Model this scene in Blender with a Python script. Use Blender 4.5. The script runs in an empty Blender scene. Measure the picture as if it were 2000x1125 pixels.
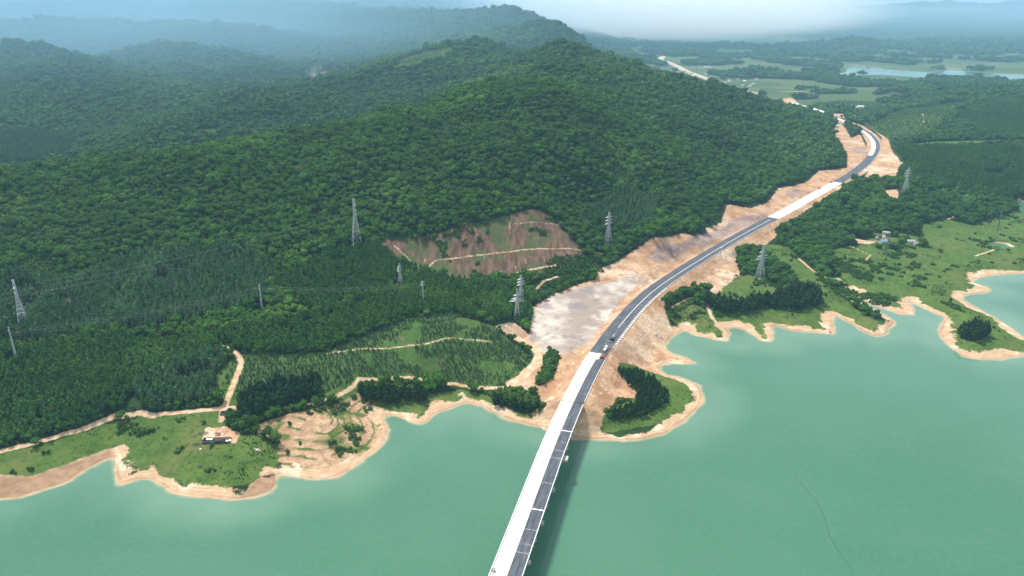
import bpy, math, random
import numpy as np
from mathutils import Vector

random.seed(7)
rng = np.random.default_rng(11)
C = bpy.context.scene
COL = C.collection
R = math.radians

# ------------------------------------------------------------------ camera, light, exposure
S = 1.25                                   # metres per design unit
H = 240.0 * S                              # drone height over the reservoir
F = 1428.0                                 # focal length in photograph pixels (2000 wide)
PITCH = math.atan((562.5 - 30) / F)
cam_d = bpy.data.cameras.new('camera')
cam = bpy.data.objects.new('camera', cam_d)
COL.objects.link(cam)
cam.location = (0, 0, H)
cam.rotation_euler = (math.pi / 2 - PITCH, 0, 0)
cam_d.sensor_width = 36.0
cam_d.lens = 36.0 * F / 2000.0
cam_d.clip_start = 1.0
cam_d.clip_end = 60000.0
C.camera = cam
C.render.resolution_x, C.render.resolution_y = 1024, 576

SUN_AZ, SUN_EL = R(-38), R(58)             # from the left, a little ahead of the camera
world = bpy.data.worlds.new('World')
C.world = world
world.use_nodes = True
wn = world.node_tree
wn.nodes.clear()
w_out = wn.nodes.new('ShaderNodeOutputWorld')
w_bg = wn.nodes.new('ShaderNodeBackground')
w_bg.inputs['Strength'].default_value = 0.055
w_sky = wn.nodes.new('ShaderNodeTexSky')
w_sky.sky_type = 'NISHITA'
w_sky.sun_disc = False
w_sky.sun_elevation = SUN_EL
w_sky.sun_rotation = SUN_AZ
w_sky.air_density = 1.2
w_sky.dust_density = 2.0
w_tc = wn.nodes.new('ShaderNodeTexCoord')
w_ns = wn.nodes.new('ShaderNodeTexNoise')
w_ns.inputs['Scale'].default_value = 3.0
w_ns.inputs['Detail'].default_value = 5.0
w_rp = wn.nodes.new('ShaderNodeValToRGB')
w_rp.color_ramp.elements[0].position = 0.3
w_rp.color_ramp.elements[0].color = (11.0, 12.6, 14.2, 1)
w_rp.color_ramp.elements[1].position = 0.7
w_rp.color_ramp.elements[1].color = (15.0, 15.8, 16.4, 1)
w_mx = wn.nodes.new('ShaderNodeMix')
w_mx.data_type = 'RGBA'
w_mx.inputs[0].default_value = 0.72
wn.links.new(w_tc.outputs['Generated'], w_ns.inputs['Vector'])
wn.links.new(w_ns.outputs['Fac'], w_rp.inputs['Fac'])
wn.links.new(w_sky.outputs['Color'], w_mx.inputs[6])
wn.links.new(w_rp.outputs['Color'], w_mx.inputs[7])
wn.links.new(w_mx.outputs[2], w_bg.inputs['Color'])
wn.links.new(w_bg.outputs['Background'], w_out.inputs['Surface'])

sun_d = bpy.data.lights.new('sun', 'SUN')
sun_d.energy = 4.2
sun_d.angle = R(9)
sun_d.color = (1.0, 0.95, 0.87)
sun = bpy.data.objects.new('sun', sun_d)
COL.objects.link(sun)
sdir = Vector((math.sin(SUN_AZ) * math.cos(SUN_EL), math.cos(SUN_AZ) * math.cos(SUN_EL), math.sin(SUN_EL)))
sun.rotation_euler = sdir.to_track_quat('Z', 'Y').to_euler()
sun.location = (0, 0, 900)

C.view_settings.view_transform = 'Standard'
C.view_settings.look = 'None'
C.view_settings.gamma = 1.0
C.view_settings.use_curve_mapping = False
C.view_settings.exposure = 0.5
C.render.engine = 'CYCLES'
C.cycles.use_denoising = True
C.cycles.max_bounces = 8
C.cycles.diffuse_bounces = 2
C.cycles.glossy_bounces = 2
C.cycles.volume_bounces = 6
C.cycles.transparent_max_bounces = 6
C.cycles.caustics_reflective = False
C.cycles.caustics_refractive = False

HAZE_DENSITY = 0.00007

# ------------------------------------------------------------------ projection helpers
ct, st = math.cos(PITCH), math.sin(PITCH)

def ray(px, py):
    px, py = np.asarray(px, float), np.asarray(py, float)
    u, v = (px - 1000) / F, (562.5 - py) / F
    return u, ct + v * st, -st + v * ct          # dx, dy, dz

def at_z(px, py, z):                              # z in metres
    dx, dy, dz = ray(px, py)
    t = (z - H) / dz
    return np.array([dx * t, dy * t, z + 0 * t])

def at_y(px, py, Y):                              # Y in metres
    dx, dy, dz = ray(px, py)
    t = Y / dy
    return np.array([dx * t, Y + 0 * t, H + dz * t])

def project(x, y, z):
    zc = z - H
    d = y * ct - zc * st
    return 1000 + F * x / d, 562.5 - F * (y * st + zc * ct) / d, d

# ------------------------------------------------------------------ noise
def _hash(ix, iy, seed):
    n = (ix.astype(np.int64) * 374761393 + iy.astype(np.int64) * 668265263 + seed * 974711) & 0x7fffffff
    n = ((n ^ (n >> 13)) * 1274126177) & 0x7fffffff
    n = (n ^ (n >> 16)) & 0xffff
    return n.astype(np.float32) / 65535.0

def vnoise(x, y, seed=0):
    ix, iy = np.floor(x), np.floor(y)
    fx, fy = (x - ix).astype(np.float32), (y - iy).astype(np.float32)
    fx, fy = fx * fx * (3 - 2 * fx), fy * fy * (3 - 2 * fy)
    a, b = _hash(ix, iy, seed), _hash(ix + 1, iy, seed)
    c, d = _hash(ix, iy + 1, seed), _hash(ix + 1, iy + 1, seed)
    return (a + (b - a) * fx + (c - a) * fy + (a - b - c + d) * fx * fy) * 2 - 1

def fbm(x, y, wl, octs=4, seed=0, gain=0.5):
    o, amp, tot = 0.0, 1.0, 0.0
    for k in range(octs):
        o = o + amp * vnoise(x / wl + 17.3 * k, y / wl - 9.1 * k, seed + k)
        tot += amp
        amp *= gain
        wl = wl / 2.03
    return o / tot

def sstep(a, b, x):
    t = np.clip((x - a) / (b - a), 0, 1)
    return t * t * (3 - 2 * t)

# ------------------------------------------------------------------ signed distances
def dist_poly(x, y, P, closed=True):
    """distance to the edges of P (N,2) and, when closed, the inside flag"""
    P = np.asarray(P, np.float32)
    best = np.full(x.shape, 1e12, np.float32)
    inside = np.zeros(x.shape, bool)
    n = len(P)
    for i in range(n if closed else n - 1):
        ax, ay = P[i]
        bx, by = P[(i + 1) % n]
        ex, ey = bx - ax, by - ay
        L = ex * ex + ey * ey + 1e-9
        t = np.clip(((x - ax) * ex + (y - ay) * ey) / L, 0, 1)
        q = (x - ax - t * ex) ** 2 + (y - ay - t * ey) ** 2
        np.minimum(best, q, out=best)
        if closed:
            c = (ay > y) != (by > y)
            if c.any():
                xi = ax + (y - ay) / (by - ay if by != ay else 1e-9) * ex
                inside ^= c & (x < xi)
    return np.sqrt(best), inside

def region_sd(x, y, polys, margin=40.0, closed=True, width=0.0):
    """signed distance (inside > 0) to the union of polygons, clamped to +-margin; polylines with closed=False"""
    out = np.full(x.shape, -margin, np.float32)
    for P in polys:
        P = np.asarray(P)
        sel = (x > P[:, 0].min() - margin) & (x < P[:, 0].max() + margin) & (y > P[:, 1].min() - margin) & (y < P[:, 1].max() + margin)
        if not sel.any():
            continue
        d, ins = dist_poly(x[sel], y[sel], P, closed)
        s = np.where(ins, d, -d) if closed else width - d
        out[sel] = np.maximum(out[sel], np.clip(s, -margin, margin))
    return out

# ------------------------------------------------------------------ terrain grid
def grow(a, b, s0, near, k):
    o, p = [], a
    while p < b:
        o.append(p)
        p += s0 if p < near else s0 * (1 + (p - near) / k)
    o.append(b)
    return o
GY = np.array(grow(230, 19000, 2.6, 1150, 190))
gx = grow(0, 15000, 2.6, 780, 190)
GX = np.array([-v for v in gx[:0:-1]] + gx)
XX, YY = np.meshgrid(GX, GY)
XX, YY = XX.astype(np.float32), YY.astype(np.float32)
VIS = np.abs(XX) < 0.80 * YY + 260

def samp(G, x, y):
    x, y = np.asarray(x, float), np.asarray(y, float)
    i = np.clip(np.searchsorted(GX, x) - 1, 0, len(GX) - 2)
    j = np.clip(np.searchsorted(GY, y) - 1, 0, len(GY) - 2)
    fx = np.clip((x - GX[i]) / (GX[i + 1] - GX[i]), 0, 1)
    fy = np.clip((y - GY[j]) / (GY[j + 1] - GY[j]), 0, 1)
    return (G[j, i] * (1 - fx) * (1 - fy) + G[j, i + 1] * fx * (1 - fy) + G[j + 1, i] * (1 - fx) * fy + G[j + 1, i + 1] * fx * fy)

# control points, read off the photograph: (px, py, height) and (px, py, 'Y', distance), in design units
ZP = [(0,900,4),(100,870,6),(250,850,7),(400,830,8),(500,850,6),(430,880,5),(350,900,5),(300,810,10),(50,870,7),(0,800,14),(200,780,15),
 (400,740,16),(460,700,17),(560,760,11),(700,760,9),(800,745,11),(690,790,12),(640,830,9),(720,840,6),(600,870,5),(950,760,9),(1000,790,6),(880,780,6),
 (850,640,25),(880,612,27),(900,700,15),(1030,700,10),(640,690,19),(960,640,22),(1000,660,14),(1040,650,13),(750,660,22),(700,740,12),
 (0,700,22),(200,680,24),(400,640,25),(600,640,25),(700,600,29),(0,600,35),(200,560,39),(400,540,38),(600,540,38),(750,530,33),(850,580,27),
 (48,638,30),(697,475,48),(100,480,58),(300,460,60),(500,440,62),(650,420,64),
 (0,358,86),(200,332,93),(390,322,101),(560,282,111),(650,265,116),(800,218,131),(900,192,141),(1005,168,151),
 (200,400,76),(400,390,78),(600,370,82),(800,330,92),(800,400,68),(900,380,75),(900,440,56),(1040,415,60),(900,300,105),(900,250,122),
 (900,545,26),(780,470,46),(830,500,36),(1000,490,38),(1120,500,32),(1030,560,22),(1010,615,17),(1100,520,27),(1080,560,18),
 (1200,400,52),(1300,350,60),(1300,400,48),(1200,300,92),(1100,300,101),(1100,200,139),(1100,400,58),(1187,478,30),(1150,520,24),(1240,450,38),
 (1060,640,13),(1130,600,13),(1060,570,16),(1100,680,13),(1180,590,13),(1150,650,13),(1060,740,11),(1080,790,9),
 (1220,520,20),(1280,465,36),(1350,465,29),(1320,500,19),(1400,450,23),(1420,400,36),(1460,405,30),(1440,440,23),(1530,365,32),(1590,335,31),(1580,360,25),(1500,400,25),
 (1240,680,5),(1290,620,8),(1200,760,6),(1250,760,5),(1300,800,3),(1350,560,12),(1330,590,9),(1400,560,9),(1440,490,14),(1480,540,8),(1430,590,6),(1540,590,5),(1590,560,6),
 (1500,480,12),(1520,450,17),(1560,430,18),(1600,440,14),(1650,400,21),(1700,360,25),(1767,376,24),(1640,480,8),(1700,520,5),(1720,465,7),(1790,470,6),(1800,430,11),
 (1800,540,4),(1900,500,4),(1990,500,4),(1900,440,6),(1990,420,3),(1900,380,14),(1800,350,24),(2000,380,8),(1900,330,30),(2000,330,30),(1750,320,26),(1770,300,32),
 (1850,283,41),(2000,278,45),(1900,655,4),(1700,600,2.5),(1850,610,3),(1690,275,24),(1740,290,25),(1660,290,27),(1640,270,33)]
YP = [(1095,78,1650),(1070,88,1640),(1120,84,1665),(1150,95,1680),(1200,115,1690),(1250,125,1700),(1300,138,1690),(1360,150,1650),(1430,178,1600),(1500,208,1520),(1550,228,1450),(1600,250,1400),(1640,278,1300),(1655,300,1190),
 (1060,120,1300),(1150,150,1200),(1200,160,1230),(1300,250,1000),(1400,220,1250),(1400,300,960),(1500,280,1120),(1550,250,1280),(1600,298,1180),
 (600,240,1350),(650,255,1350),(560,270,1250),(390,312,1120),(200,322,1060),(800,190,1550),(800,205,1450),(900,165,1600),(950,145,1700),(1000,125,1780),(1012,116,1880),(1038,108,1760),(985,93,2010),(900,130,1820),(500,250,1300),(700,205,1520),
 (800,115,1900),(860,95,1960),(920,84,2000),(960,80,2020),(990,92,2050),(740,125,1850),(700,150,1750),(600,175,1550),(500,200,1400),(400,235,1250),(300,262,1130),(200,300,980),(107,332,880),
 (400,295,1150),(200,240,1500),(100,290,1250),(0,330,1050),(300,230,1600),(450,180,1900),(560,150,2150),
 (50,87,2000),(130,105,1950),(0,88,2000),(100,180,1650),(0,200,1600),(175,128,2150),(0,270,1300),
 (300,85,2350),(400,95,2300),(480,110,2280),(540,128,2280),(350,150,2000),(230,112,2250),(260,100,2330),(60,110,1900),(430,140,2080),(250,160,1800),
 (180,45,3200),(350,48,3100),(480,57,3050),(590,74,2950),(640,100,2800),(450,78,2700),(650,118,2600),(300,68,2800),(90,62,2900),
 (1000,18,4300),(1045,45,4100),(950,30,4200),(1085,46,3300),(1130,82,3050),(1040,58,3350),(950,72,3300),(800,60,3300),(700,42,3800),(850,32,4100),(400,22,4400),(100,22,4400),(0,45,3300),
 (0,-10,6500),(200,-15,6500),(500,-12,6600),(800,-12,6800),(930,-8,7200),(1040,8,7600),(1130,38,7600),(1190,70,7400),(1240,90,7000),
 (1860,170,2150),(1780,172,2250),(1930,172,2300),(1700,182,2350),(1990,178,1900),(1900,205,1700),(1800,225,1600),(1700,235,1650),(1740,260,1450),(1990,235,1480),(1900,255,1400),(1850,270,1300),
 (1620,190,2300),(1680,212,2050),(1600,235,1620),
 (1300,118,4300),(1400,130,3600),(1500,140,3300),(1600,130,3700),(1700,170,2700),(1560,176,2650),(1450,180,2450),(1900,150,3050),(2000,170,2600),(1800,120,4200),(1400,108,4700),(1550,108,4700),(1900,112,4500),(2000,110,4500),
 (1650,77,5600),(1610,88,5600),(1700,86,5600),(1740,95,5500),(1560,100,5500),(1650,102,4950),(1300,104,5200),(1200,100,5300),
 (1250,88,8500),(1350,66,9500),(1420,48,9800),(1500,38,9900),(1560,26,10000),(1620,17,10000),(1680,24,10000),(1760,21,10000),(1850,13,10000),(1900,17,10000),(2000,12,10000),(2100,14,10000),(2250,20,10000),
 (1600,50,8800),(1700,58,8000),(1800,50,8200),(1900,45,8200),(2000,42,8300),(1800,82,6500),(1950,80,6500)]
# slopes hidden behind crests and land beside the frame: (px, distance, height)
HP = [(700,1150,58),(500,1050,48),(300,950,46),(100,880,44),(850,1250,82),(950,1300,105),(600,1000,75),(400,1650,50),(250,1350,36),(550,1800,62),(700,2050,75),(1095,2100,120),(1200,2100,70),(1300,2050,45),(1450,1900,25),(1550,1800,20),
 (50,2400,90),(300,2600,70),(500,2600,70),(100,2450,75),(40,2500,80),(400,3700,110),(600,3500,90),(150,3900,120),(950,2500,110),(860,2450,100),(1130,3700,60),(1000,5200,150),(1085,4600,50),(1180,3300,12),(1250,2700,14),(1350,2300,18),
 (1620,11500,250),(1900,11500,250),(1400,11500,200),(500,9000,420),(0,9000,420),(1000,9500,330),(1860,2600,10),(1650,6200,20),
 (-200,420,6),(-300,600,35),(-300,900,90),(-300,1400,60),(-300,2200,150),(-300,3300,190),(-300,5000,280),(-300,9000,420),
 (2300,620,4),(2300,800,6),(2300,1100,25),(2300,1500,50),(2300,2100,40),(2300,3000,8),(2300,4500,8),(2300,7000,120),(2300,11500,300),(-300,14500,400),(1000,14500,350),(2300,14500,300),
 (0,260,-2),(1000,260,-4),(2000,260,-4),(2000,420,-2),(1500,420,-3),(1000,330,-3),(700,330,-2)]
pa, pb, pz = [], [], []
for px, py, z in ZP:
    p = at_z(px, py, z * S); pa.append(p[0] / p[1]); pb.append(math.log(p[1])); pz.append(p[2])
for px, py, Y in YP:
    p = at_y(px, py, Y * S); pa.append(p[0] / p[1]); pb.append(math.log(p[1])); pz.append(p[2] - (8.0 if Y < 3000 and p[2] > 60 else 0.0))
for px, Y, z in HP:
    pa.append((px - 1000) / F / 0.97); pb.append(math.log(Y * S)); pz.append(z * S)
pa, pb, pz = map(np.array, (pa, pb, pz))

def rbf_solve(lam=0.0004):
    n = len(pa)
    r2 = (pa[:, None] - pa) ** 2 + (pb[:, None] - pb) ** 2
    K = np.sqrt(r2 + 0.012 ** 2)
    A = np.zeros((n + 3, n + 3))
    A[:n, :n] = K - lam * np.eye(n)
    A[:n, n] = A[n, :n] = 1
    A[:n, n + 1] = A[n + 1, :n] = pa
    A[:n, n + 2] = A[n + 2, :n] = pb
    # heights relative to distance keep the far ground as well conditioned as the near
    b = np.zeros(n + 3)
    b[:n] = pz / np.exp(pb) * 1000
    return np.linalg.solve(A, b)
WTS = rbf_solve()

def rbf_eval(x, y):
    a, b = (x / y).ravel(), np.log(y).ravel()
    o = np.empty(a.shape, np.float64)
    n = len(pa)
    for i in range(0, len(a), 40000):
        aa, bb = a[i:i + 40000, None].astype(np.float32), b[i:i + 40000, None].astype(np.float32)
        K = np.sqrt((aa - pa.astype(np.float32)) ** 2 + (bb - pb.astype(np.float32)) ** 2 + np.float32(0.000144))
        o[i:i + 40000] = K.astype(np.float64) @ WTS[:n] + WTS[n] + WTS[n + 1] * aa[:, 0] + WTS[n + 2] * bb[:, 0]
    return (o.reshape(x.shape) * y / 1000)

# every second grid line, then linear between
sx, sy = np.arange(0, len(GX), 2), np.arange(0, len(GY), 2)
sx = np.unique(np.append(sx, len(GX) - 1)); sy = np.unique(np.append(sy, len(GY) - 1))
sub = rbf_eval(np.meshgrid(GX[sx], GY[sy])[0], np.meshgrid(GX[sx], GY[sy])[1])
tmp = np.array([np.interp(GX, GX[sx], row) for row in sub])
H0 = np.array([np.interp(GY, GY[sy], tmp[:, i]) for i in range(len(GX))]).T.astype(np.float32)

hillness = sstep(25, 90, H0)
farness = sstep(900, 4000, YY)
H0 = H0 + hillness * (fbm(XX, YY, 260, 4, 3) * (8 + 10 * farness) + (0.19 - np.abs(fbm(XX + 30 * fbm(XX, YY, 90, 2, 34), YY, 210, 4, 31))) * 30)
H0 = H0 + farness * hillness * (0.2 - np.abs(fbm(XX, YY, 700, 4, 77))) * 55
H0 = H0 + sstep(8500, 11500, YY) * sstep(40, 200, H0) * (0.35 - np.abs(fbm(XX, YY, 1900, 5, 88))) * 330
H0 = H0 + fbm(XX, YY, 40, 3, 12) * 0.9

# ------------------------------------------------------------------ shorelines (photograph pixels, water level)
SHORE = [(-260,1010),(-60,985),(0,973),(40,970),(75,958),(110,948),(140,935),(170,915),(200,899),(222,893),(231,905),(229,925),(233,946),(262,938),(292,936),(315,948),(335,962),
 (370,969),(420,973),(460,976),(500,970),(530,960),(541,945),(539,931),(548,928),(580,932),(620,936),(655,930),(690,910),(720,890),(745,870),(757,845),(755,825),
 (748,813),(770,813),(800,825),(830,830),(850,808),(880,795),(905,785),(940,792),(960,805),(1000,822),(1040,830),(1068,838),(1090,848),(1115,857),(1160,858),(1200,860),(1250,858),
 (1300,845),(1345,815),(1370,790),(1376,770),(1362,750),(1330,738),(1300,731),(1289,722),(1289,713),(1310,709),(1340,711),(1360,709),(1335,697),(1312,690),(1298,680),(1307,664),(1321,651),(1343,645),(1360,655),
 (1396,664),(1421,666),(1427,653),(1421,643),(1433,641),(1453,645),(1471,655),(1488,666),(1506,667),(1509,650),(1506,635),(1520,636),(1545,645),(1584,648),(1613,652),(1625,653),(1626,632),
 (1629,614),(1641,620),(1666,634),(1688,646),(1709,656),(1730,652),(1746,627),(1730,616),(1702,602),(1677,590),(1665,580),(1662,570),(1669,568),(1679,584),(1702,594),(1727,603),(1759,613),(1783,615),
 (1784,604),(1769,586),(1772,584),(1791,595),(1815,607),(1844,620),(1842,632),(1831,646),(1837,661),(1855,677),(1879,694),(1911,703),(1958,703),(2000,695),(2060,690),
 (2060,675),(2000,661),(1975,643),(1951,625),(1926,611),(1901,597),(1883,586),(1879,581),(1890,575),(1919,572),(1935,566),(1926,561),(1904,554),(1901,549),(1911,543),(1943,538),(2000,533),(2200,524)]
def w0(pts):
    p = np.array(pts, float)
    return at_z(p[:, 0], p[:, 1], 0.0)[:2].T
W_MAIN = np.vstack([w0(SHORE), [(2400, 780), (2600, 100), (2000, -700), (-2000, -700), (-900, 250)]])
W_FAR = w0([(1616,144),(1656,141),(1641,127),(1677,126),(1709,132),(1762,138),(1815,141),(1855,136),(1904,141),(2000,145),(2150,148),(2150,167),(2000,166),(1958,163),(1904,157),(1851,157),(1798,152),(1727,147),(1656,147)])
W_POND = [w0([(1970,398),(1985,392),(2020,396),(2060,420),(2010,425),(1990,412)]), w0([(1928,478),(1945,474),(1965,477),(1984,486),(1965,489),(1940,485)]),
          w0([(1606,541),(1620,536),(1640,548),(1648,556),(1625,556)]), w0([(1745,130),(1800,126),(1860,128),(1800,131)])]
near = (YY < 1700)
SH = np.full(XX.shape, 60.0, np.float32)                # distance to water, land positive
SH[near] = np.minimum(-region_sd(XX[near], YY[near], [W_MAIN], 60.0), np.clip(-9.0 * region_sd(XX[near], YY[near], W_POND[:3], 60.0), -60, 60))
fs = YY > 2200
SH[fs] = np.minimum(SH[fs], -region_sd(XX[fs], YY[fs], [W_FAR, W_POND[3]], 60.0))
SH = SH + np.where(YY < 1700, fbm(XX, YY, 22, 4, 5) * 2.6, fbm(XX, YY, 160, 4, 6) * 25) * (np.abs(SH) < 58)

land = np.maximum(SH, 0)
prof = 0.10 * land + 0.0042 * land ** 2 + 0.05
base = np.maximum(H0, 3.5)
k = 1.2
hh = np.clip(0.5 + 0.5 * (prof - base) / k, 0, 1)
HT = np.where(land >= 59, base, base * hh + prof * (1 - hh) - k * hh * (1 - hh))
HT = np.where(SH < 0, np.maximum(0.14 * SH, -6.0), HT).astype(np.float32)

# ------------------------------------------------------------------ road centre line
RL = [(958,1123),(1010,990),(1060,867),(1094,792),(1145,700),(1183,647),(1215,607),(1254,568),(1300,540),(1353,504),(1407,472),(1460,442),(1513,415),(1552,392),(1595,370),(1633,350),(1673,327),(1698,302),(1705,284),(1698,267),(1673,251),(1640,234)]
RR = [(1019,1123),(1065,990),(1104,867),(1135,792),(1175,702),(1219,643),(1259,595),(1297,561),(1350,526),(1407,492),(1460,461),(1513,433),(1562,408),(1604,384),(1650,357),(1695,331),(1716,306),(1722,288),(1718,274),(1698,256),(1670,242),(1641,229)]
def road_z(py):                                        # design units
    return np.interp(py, [200, 230, 330, 415, 440, 500, 600, 700, 1125], [25, 25.5, 26, 23, 21.5, 18.5, 15.5, 14.2, 14.0])
pts = []
for (ax, ay), (bx, by) in zip(RL, RR):
    mx, my = (ax + bx) / 2, (ay + by) / 2
    pts.append(at_z(mx, my, float(road_z(my)) * S))
for mx, my, z in [(1600,215.5,25.5),(1545,200,24.5)]:
    pts.append(at_z(mx, my, z * S))
pts = np.array(pts)
d0 = pts[0] - pts[1]
pts = np.vstack([pts[0] + d0 * 1.6, pts])
def smooth_curve(P, step, passes=60):
    seg = np.r_[0, np.cumsum(np.linalg.norm(np.diff(P, axis=0), axis=1))]
    s = np.arange(0, seg[-1], step)
    Q = np.array([np.interp(s, seg, P[:, i]) for i in range(3)]).T
    for _ in range(passes):
        Q[1:-1] = Q[1:-1] * 0.5 + (Q[:-2] + Q[2:]) * 0.25
    return Q
ROAD = smooth_curve(pts, 4.0, 140)
RS = np.r_[0, np.cumsum(np.linalg.norm(np.diff(ROAD, axis=0), axis=1))]
tan = np.gradient(ROAD[:, :2], axis=0)
tan /= np.linalg.norm(tan, axis=1)[:, None]
NRM = np.c_[tan[:, 1], -tan[:, 0]]                     # to the right of travel (away from camera)
_, rpy, _ = project(ROAD[:, 0], ROAD[:, 1], ROAD[:, 2])
def s_at(py):                                           # arc length where the road passes photo row py
    return float(np.interp(-py, -rpy[:len(rpy) - 60], RS[:len(RS) - 60])) if py > 300 else float(RS[np.argmin(np.abs(rpy - py) + (ROAD[:, 1] < 1500) * 99)])
HW = 8.6
S_ABUT = s_at(786)
far_road_px = [(1475,179,9),(1440,171,9),(1400,158,9),(1353,141,9),(1312,126,9),(1288,116,9),(1296,108,9)]
FROAD = smooth_curve(np.array([at_z(a, b, c * S) for a, b, c in far_road_px]), 12.0, 20)

def road_fields(x, y):
    """distance to the centre line, height of the road and arc length at the nearest point, signed side"""
    best = np.full(x.shape, 1e9, np.float32); zr = np.zeros(x.shape, np.float32); sr = np.zeros(x.shape, np.float32)
    P = ROAD[::3]; Sx = RS[::3]
    for i in range(len(P) - 1):
        a, b = P[i], P[i + 1]
        sel = (x > min(a[0], b[0]) - 70) & (x < max(a[0], b[0]) + 70) & (y > min(a[1], b[1]) - 70) & (y < max(a[1], b[1]) + 70)
        if not sel.any():
            continue
        ex, ey = b[0] - a[0], b[1] - a[1]
        t = np.clip(((x[sel] - a[0]) * ex + (y[sel] - a[1]) * ey) / (ex * ex + ey * ey), 0, 1)
        d = np.hypot(x[sel] - a[0] - t * ex, y[sel] - a[1] - t * ey)
        o = best[sel]; m = d < o
        o[m] = d[m]; best[sel] = o
        q = zr[sel]; q[m] = (a[2] + t * (b[2] - a[2]))[m]; zr[sel] = q
        q = sr[sel]; q[m] = (Sx[i] + t * (Sx[i + 1] - Sx[i]))[m]; sr[sel] = q
    return best, zr, sr
RD = np.full(XX.shape, 999, np.float32); RZ = np.zeros(XX.shape, np.float32); RSS = np.zeros(XX.shape, np.float32)
m = near | (YY < 2800)
RD[m], RZ[m], RSS[m] = road_fields(XX[m], YY[m])
on = (RD < 69) & (RSS > S_ABUT - 0.5)
edge = np.maximum(RD - HW - 1.2, 0)
lo, hi = RZ - 0.35 - edge / 1.7, RZ - 0.35 + edge / 1.25
HT = np.where(on, np.where(edge <= 0, RZ - 0.35, np.clip(HT, lo, hi)), HT)
# fill that falls in front of the abutment towards the water
ab = (RD < 69) & (RSS <= S_ABUT - 0.5) & (RSS > S_ABUT - 40)
drop = (S_ABUT - RSS) / 1.4 + edge / 1.7
HT = np.where(ab, np.maximum(HT, np.minimum(RZ - 1.5 - drop, 14)), HT)
SH = np.where(on & (SH < 30), np.maximum(SH, 30 - edge), SH)

def hit(px, py):
    """where the sight line through a photo point meets the ground"""
    px, py = np.atleast_1d(np.asarray(px, float)), np.atleast_1d(np.asarray(py, float))
    Ys = np.geomspace(240, 18500, 2600)
    out = np.zeros((len(px), 3))
    for i in range(len(px)):
        dx, dy, dz = ray(px[i], py[i])
        x, z = dx / dy * Ys, H + dz / dy * Ys
        g = samp(HT, x, Ys)
        b = np.nonzero(z < g)[0]
        j = b[0] if len(b) else len(Ys) - 1
        if j > 0:
            f = (z[j - 1] - g[j - 1]) / max((z[j - 1] - g[j - 1]) - (z[j] - g[j]), 1e-6)
            Y = Ys[j - 1] + np.clip(f, 0, 1) * (Ys[j] - Ys[j - 1])
        else:
            Y = Ys[0]
        out[i] = (dx / dy * Y, Y, samp(HT, dx / dy * Y, Y))
    return out

def ground(pts, closed=True):
    """a photo outline laid on the ground, as world (x, y)"""
    p = np.array(pts, float)
    if closed:
        p = np.vstack([p, p[:1]])
    q = []
    for a, b in zip(p[:-1], p[1:]):
        n = max(1, int(np.hypot(*(b - a)) / 40))
        for k in range(n):
            q.append(a + (b - a) * k / n)
    if not closed:
        q.append(p[-1])
    q = np.array(q)
    return hit(q[:, 0], q[:, 1])[:, :2]

# ------------------------------------------------------------------ land cover, as signed distances on the ground
EARTH = [[(402,836),(440,832),(468,848),(460,866),(396,866)],[(1070,838),(1062,800),(1052,765),(1000,760),(985,745),(1030,735),(1042,712),(1050,690),(1020,672),(965,636),(1000,628),(1035,652),(1042,600),(1078,578),(1130,556),(1165,545),(1160,527),(1190,518),(1230,495),(1280,464),(1335,455),(1362,463),(1385,458),(1378,445),(1410,435),(1420,400),(1465,407),(1500,395),(1520,368),(1545,364),(1580,352),(1600,334),(1655,328),(1655,300),(1640,280),(1625,258),(1640,240),(1662,270),(1680,262),(1700,300),(1690,330),(1640,362),(1600,385),(1555,412),(1515,440),(1460,465),(1360,530),(1290,580),(1230,650),(1190,700),(1150,800),(1120,850)],
 [(1110,850),(1140,790),(1170,720),(1210,650),(1270,590),(1350,532),(1440,478),(1470,465),(1512,450),(1518,460),(1500,475),(1460,478),(1440,500),(1445,538),(1412,560),(1405,575),(1360,560),(1320,572),(1297,598),(1310,640),(1290,665),(1330,690),(1300,735),(1240,712),(1205,708),(1212,725),(1247,760),(1240,778),(1205,775),(1188,800),(1175,822),(1168,850)],
 [(1690,345),(1705,320),(1728,290),(1722,268),(1690,240),(1640,222),(1668,228),(1735,272),(1745,300),(1760,318),(1745,352),(1695,353)],
 [(1545,190),(1600,215),(1640,222),(1675,225),(1660,232),(1600,222),(1540,204),(1520,195)],
 [(1728,372),(1752,370),(1756,380),(1750,394),(1738,384)],[(118,590),(128,583),(143,583),(143,594),(126,599)],[(1560,408),(1600,385),(1645,362),(1600,392),(1572,412),(1556,420)],
 [(75,151),(92,147),(98,151),(84,155)],
 [(1660,463),(1690,470),(1712,470),(1708,474),(1692,478),(1668,472)]]
GREEN = [[(1060,690),(1080,682),(1092,700),(1080,735),(1060,755),(1045,750),(1062,720)],[(955,770),(990,755),(1030,765),(1065,790),(1062,800),(1000,797),(965,788)]]
ROCK = [[(1035,690),(1036,655),(1045,600),(1080,580),(1150,558),(1215,545),(1250,535),(1240,560),(1210,590),(1180,630),(1150,670),(1110,690),(1070,695)],
 [(1290,480),(1340,470),(1390,455),(1430,430),(1465,420),(1500,415),(1490,428),(1440,450),(1380,480),(1330,500),(1290,515),(1260,505)],
 [(1535,375),(1555,368),(1570,372),(1545,388)],[(1660,290),(1695,288),(1690,300),(1670,300)],[(1420,500),(1440,480),(1452,475),(1455,490),(1440,502)]]
BURN = [[(738,475),(760,468),(830,462),(900,445),(960,430),(1015,415),(1050,409),(1080,428),(1110,460),(1140,488),(1125,512),(1075,522),(1040,545),(980,545),(930,549),(900,556),(860,545),(810,525),(770,505)],
 [(590,155),(620,142),(655,138),(640,150),(610,163)]]
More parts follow.
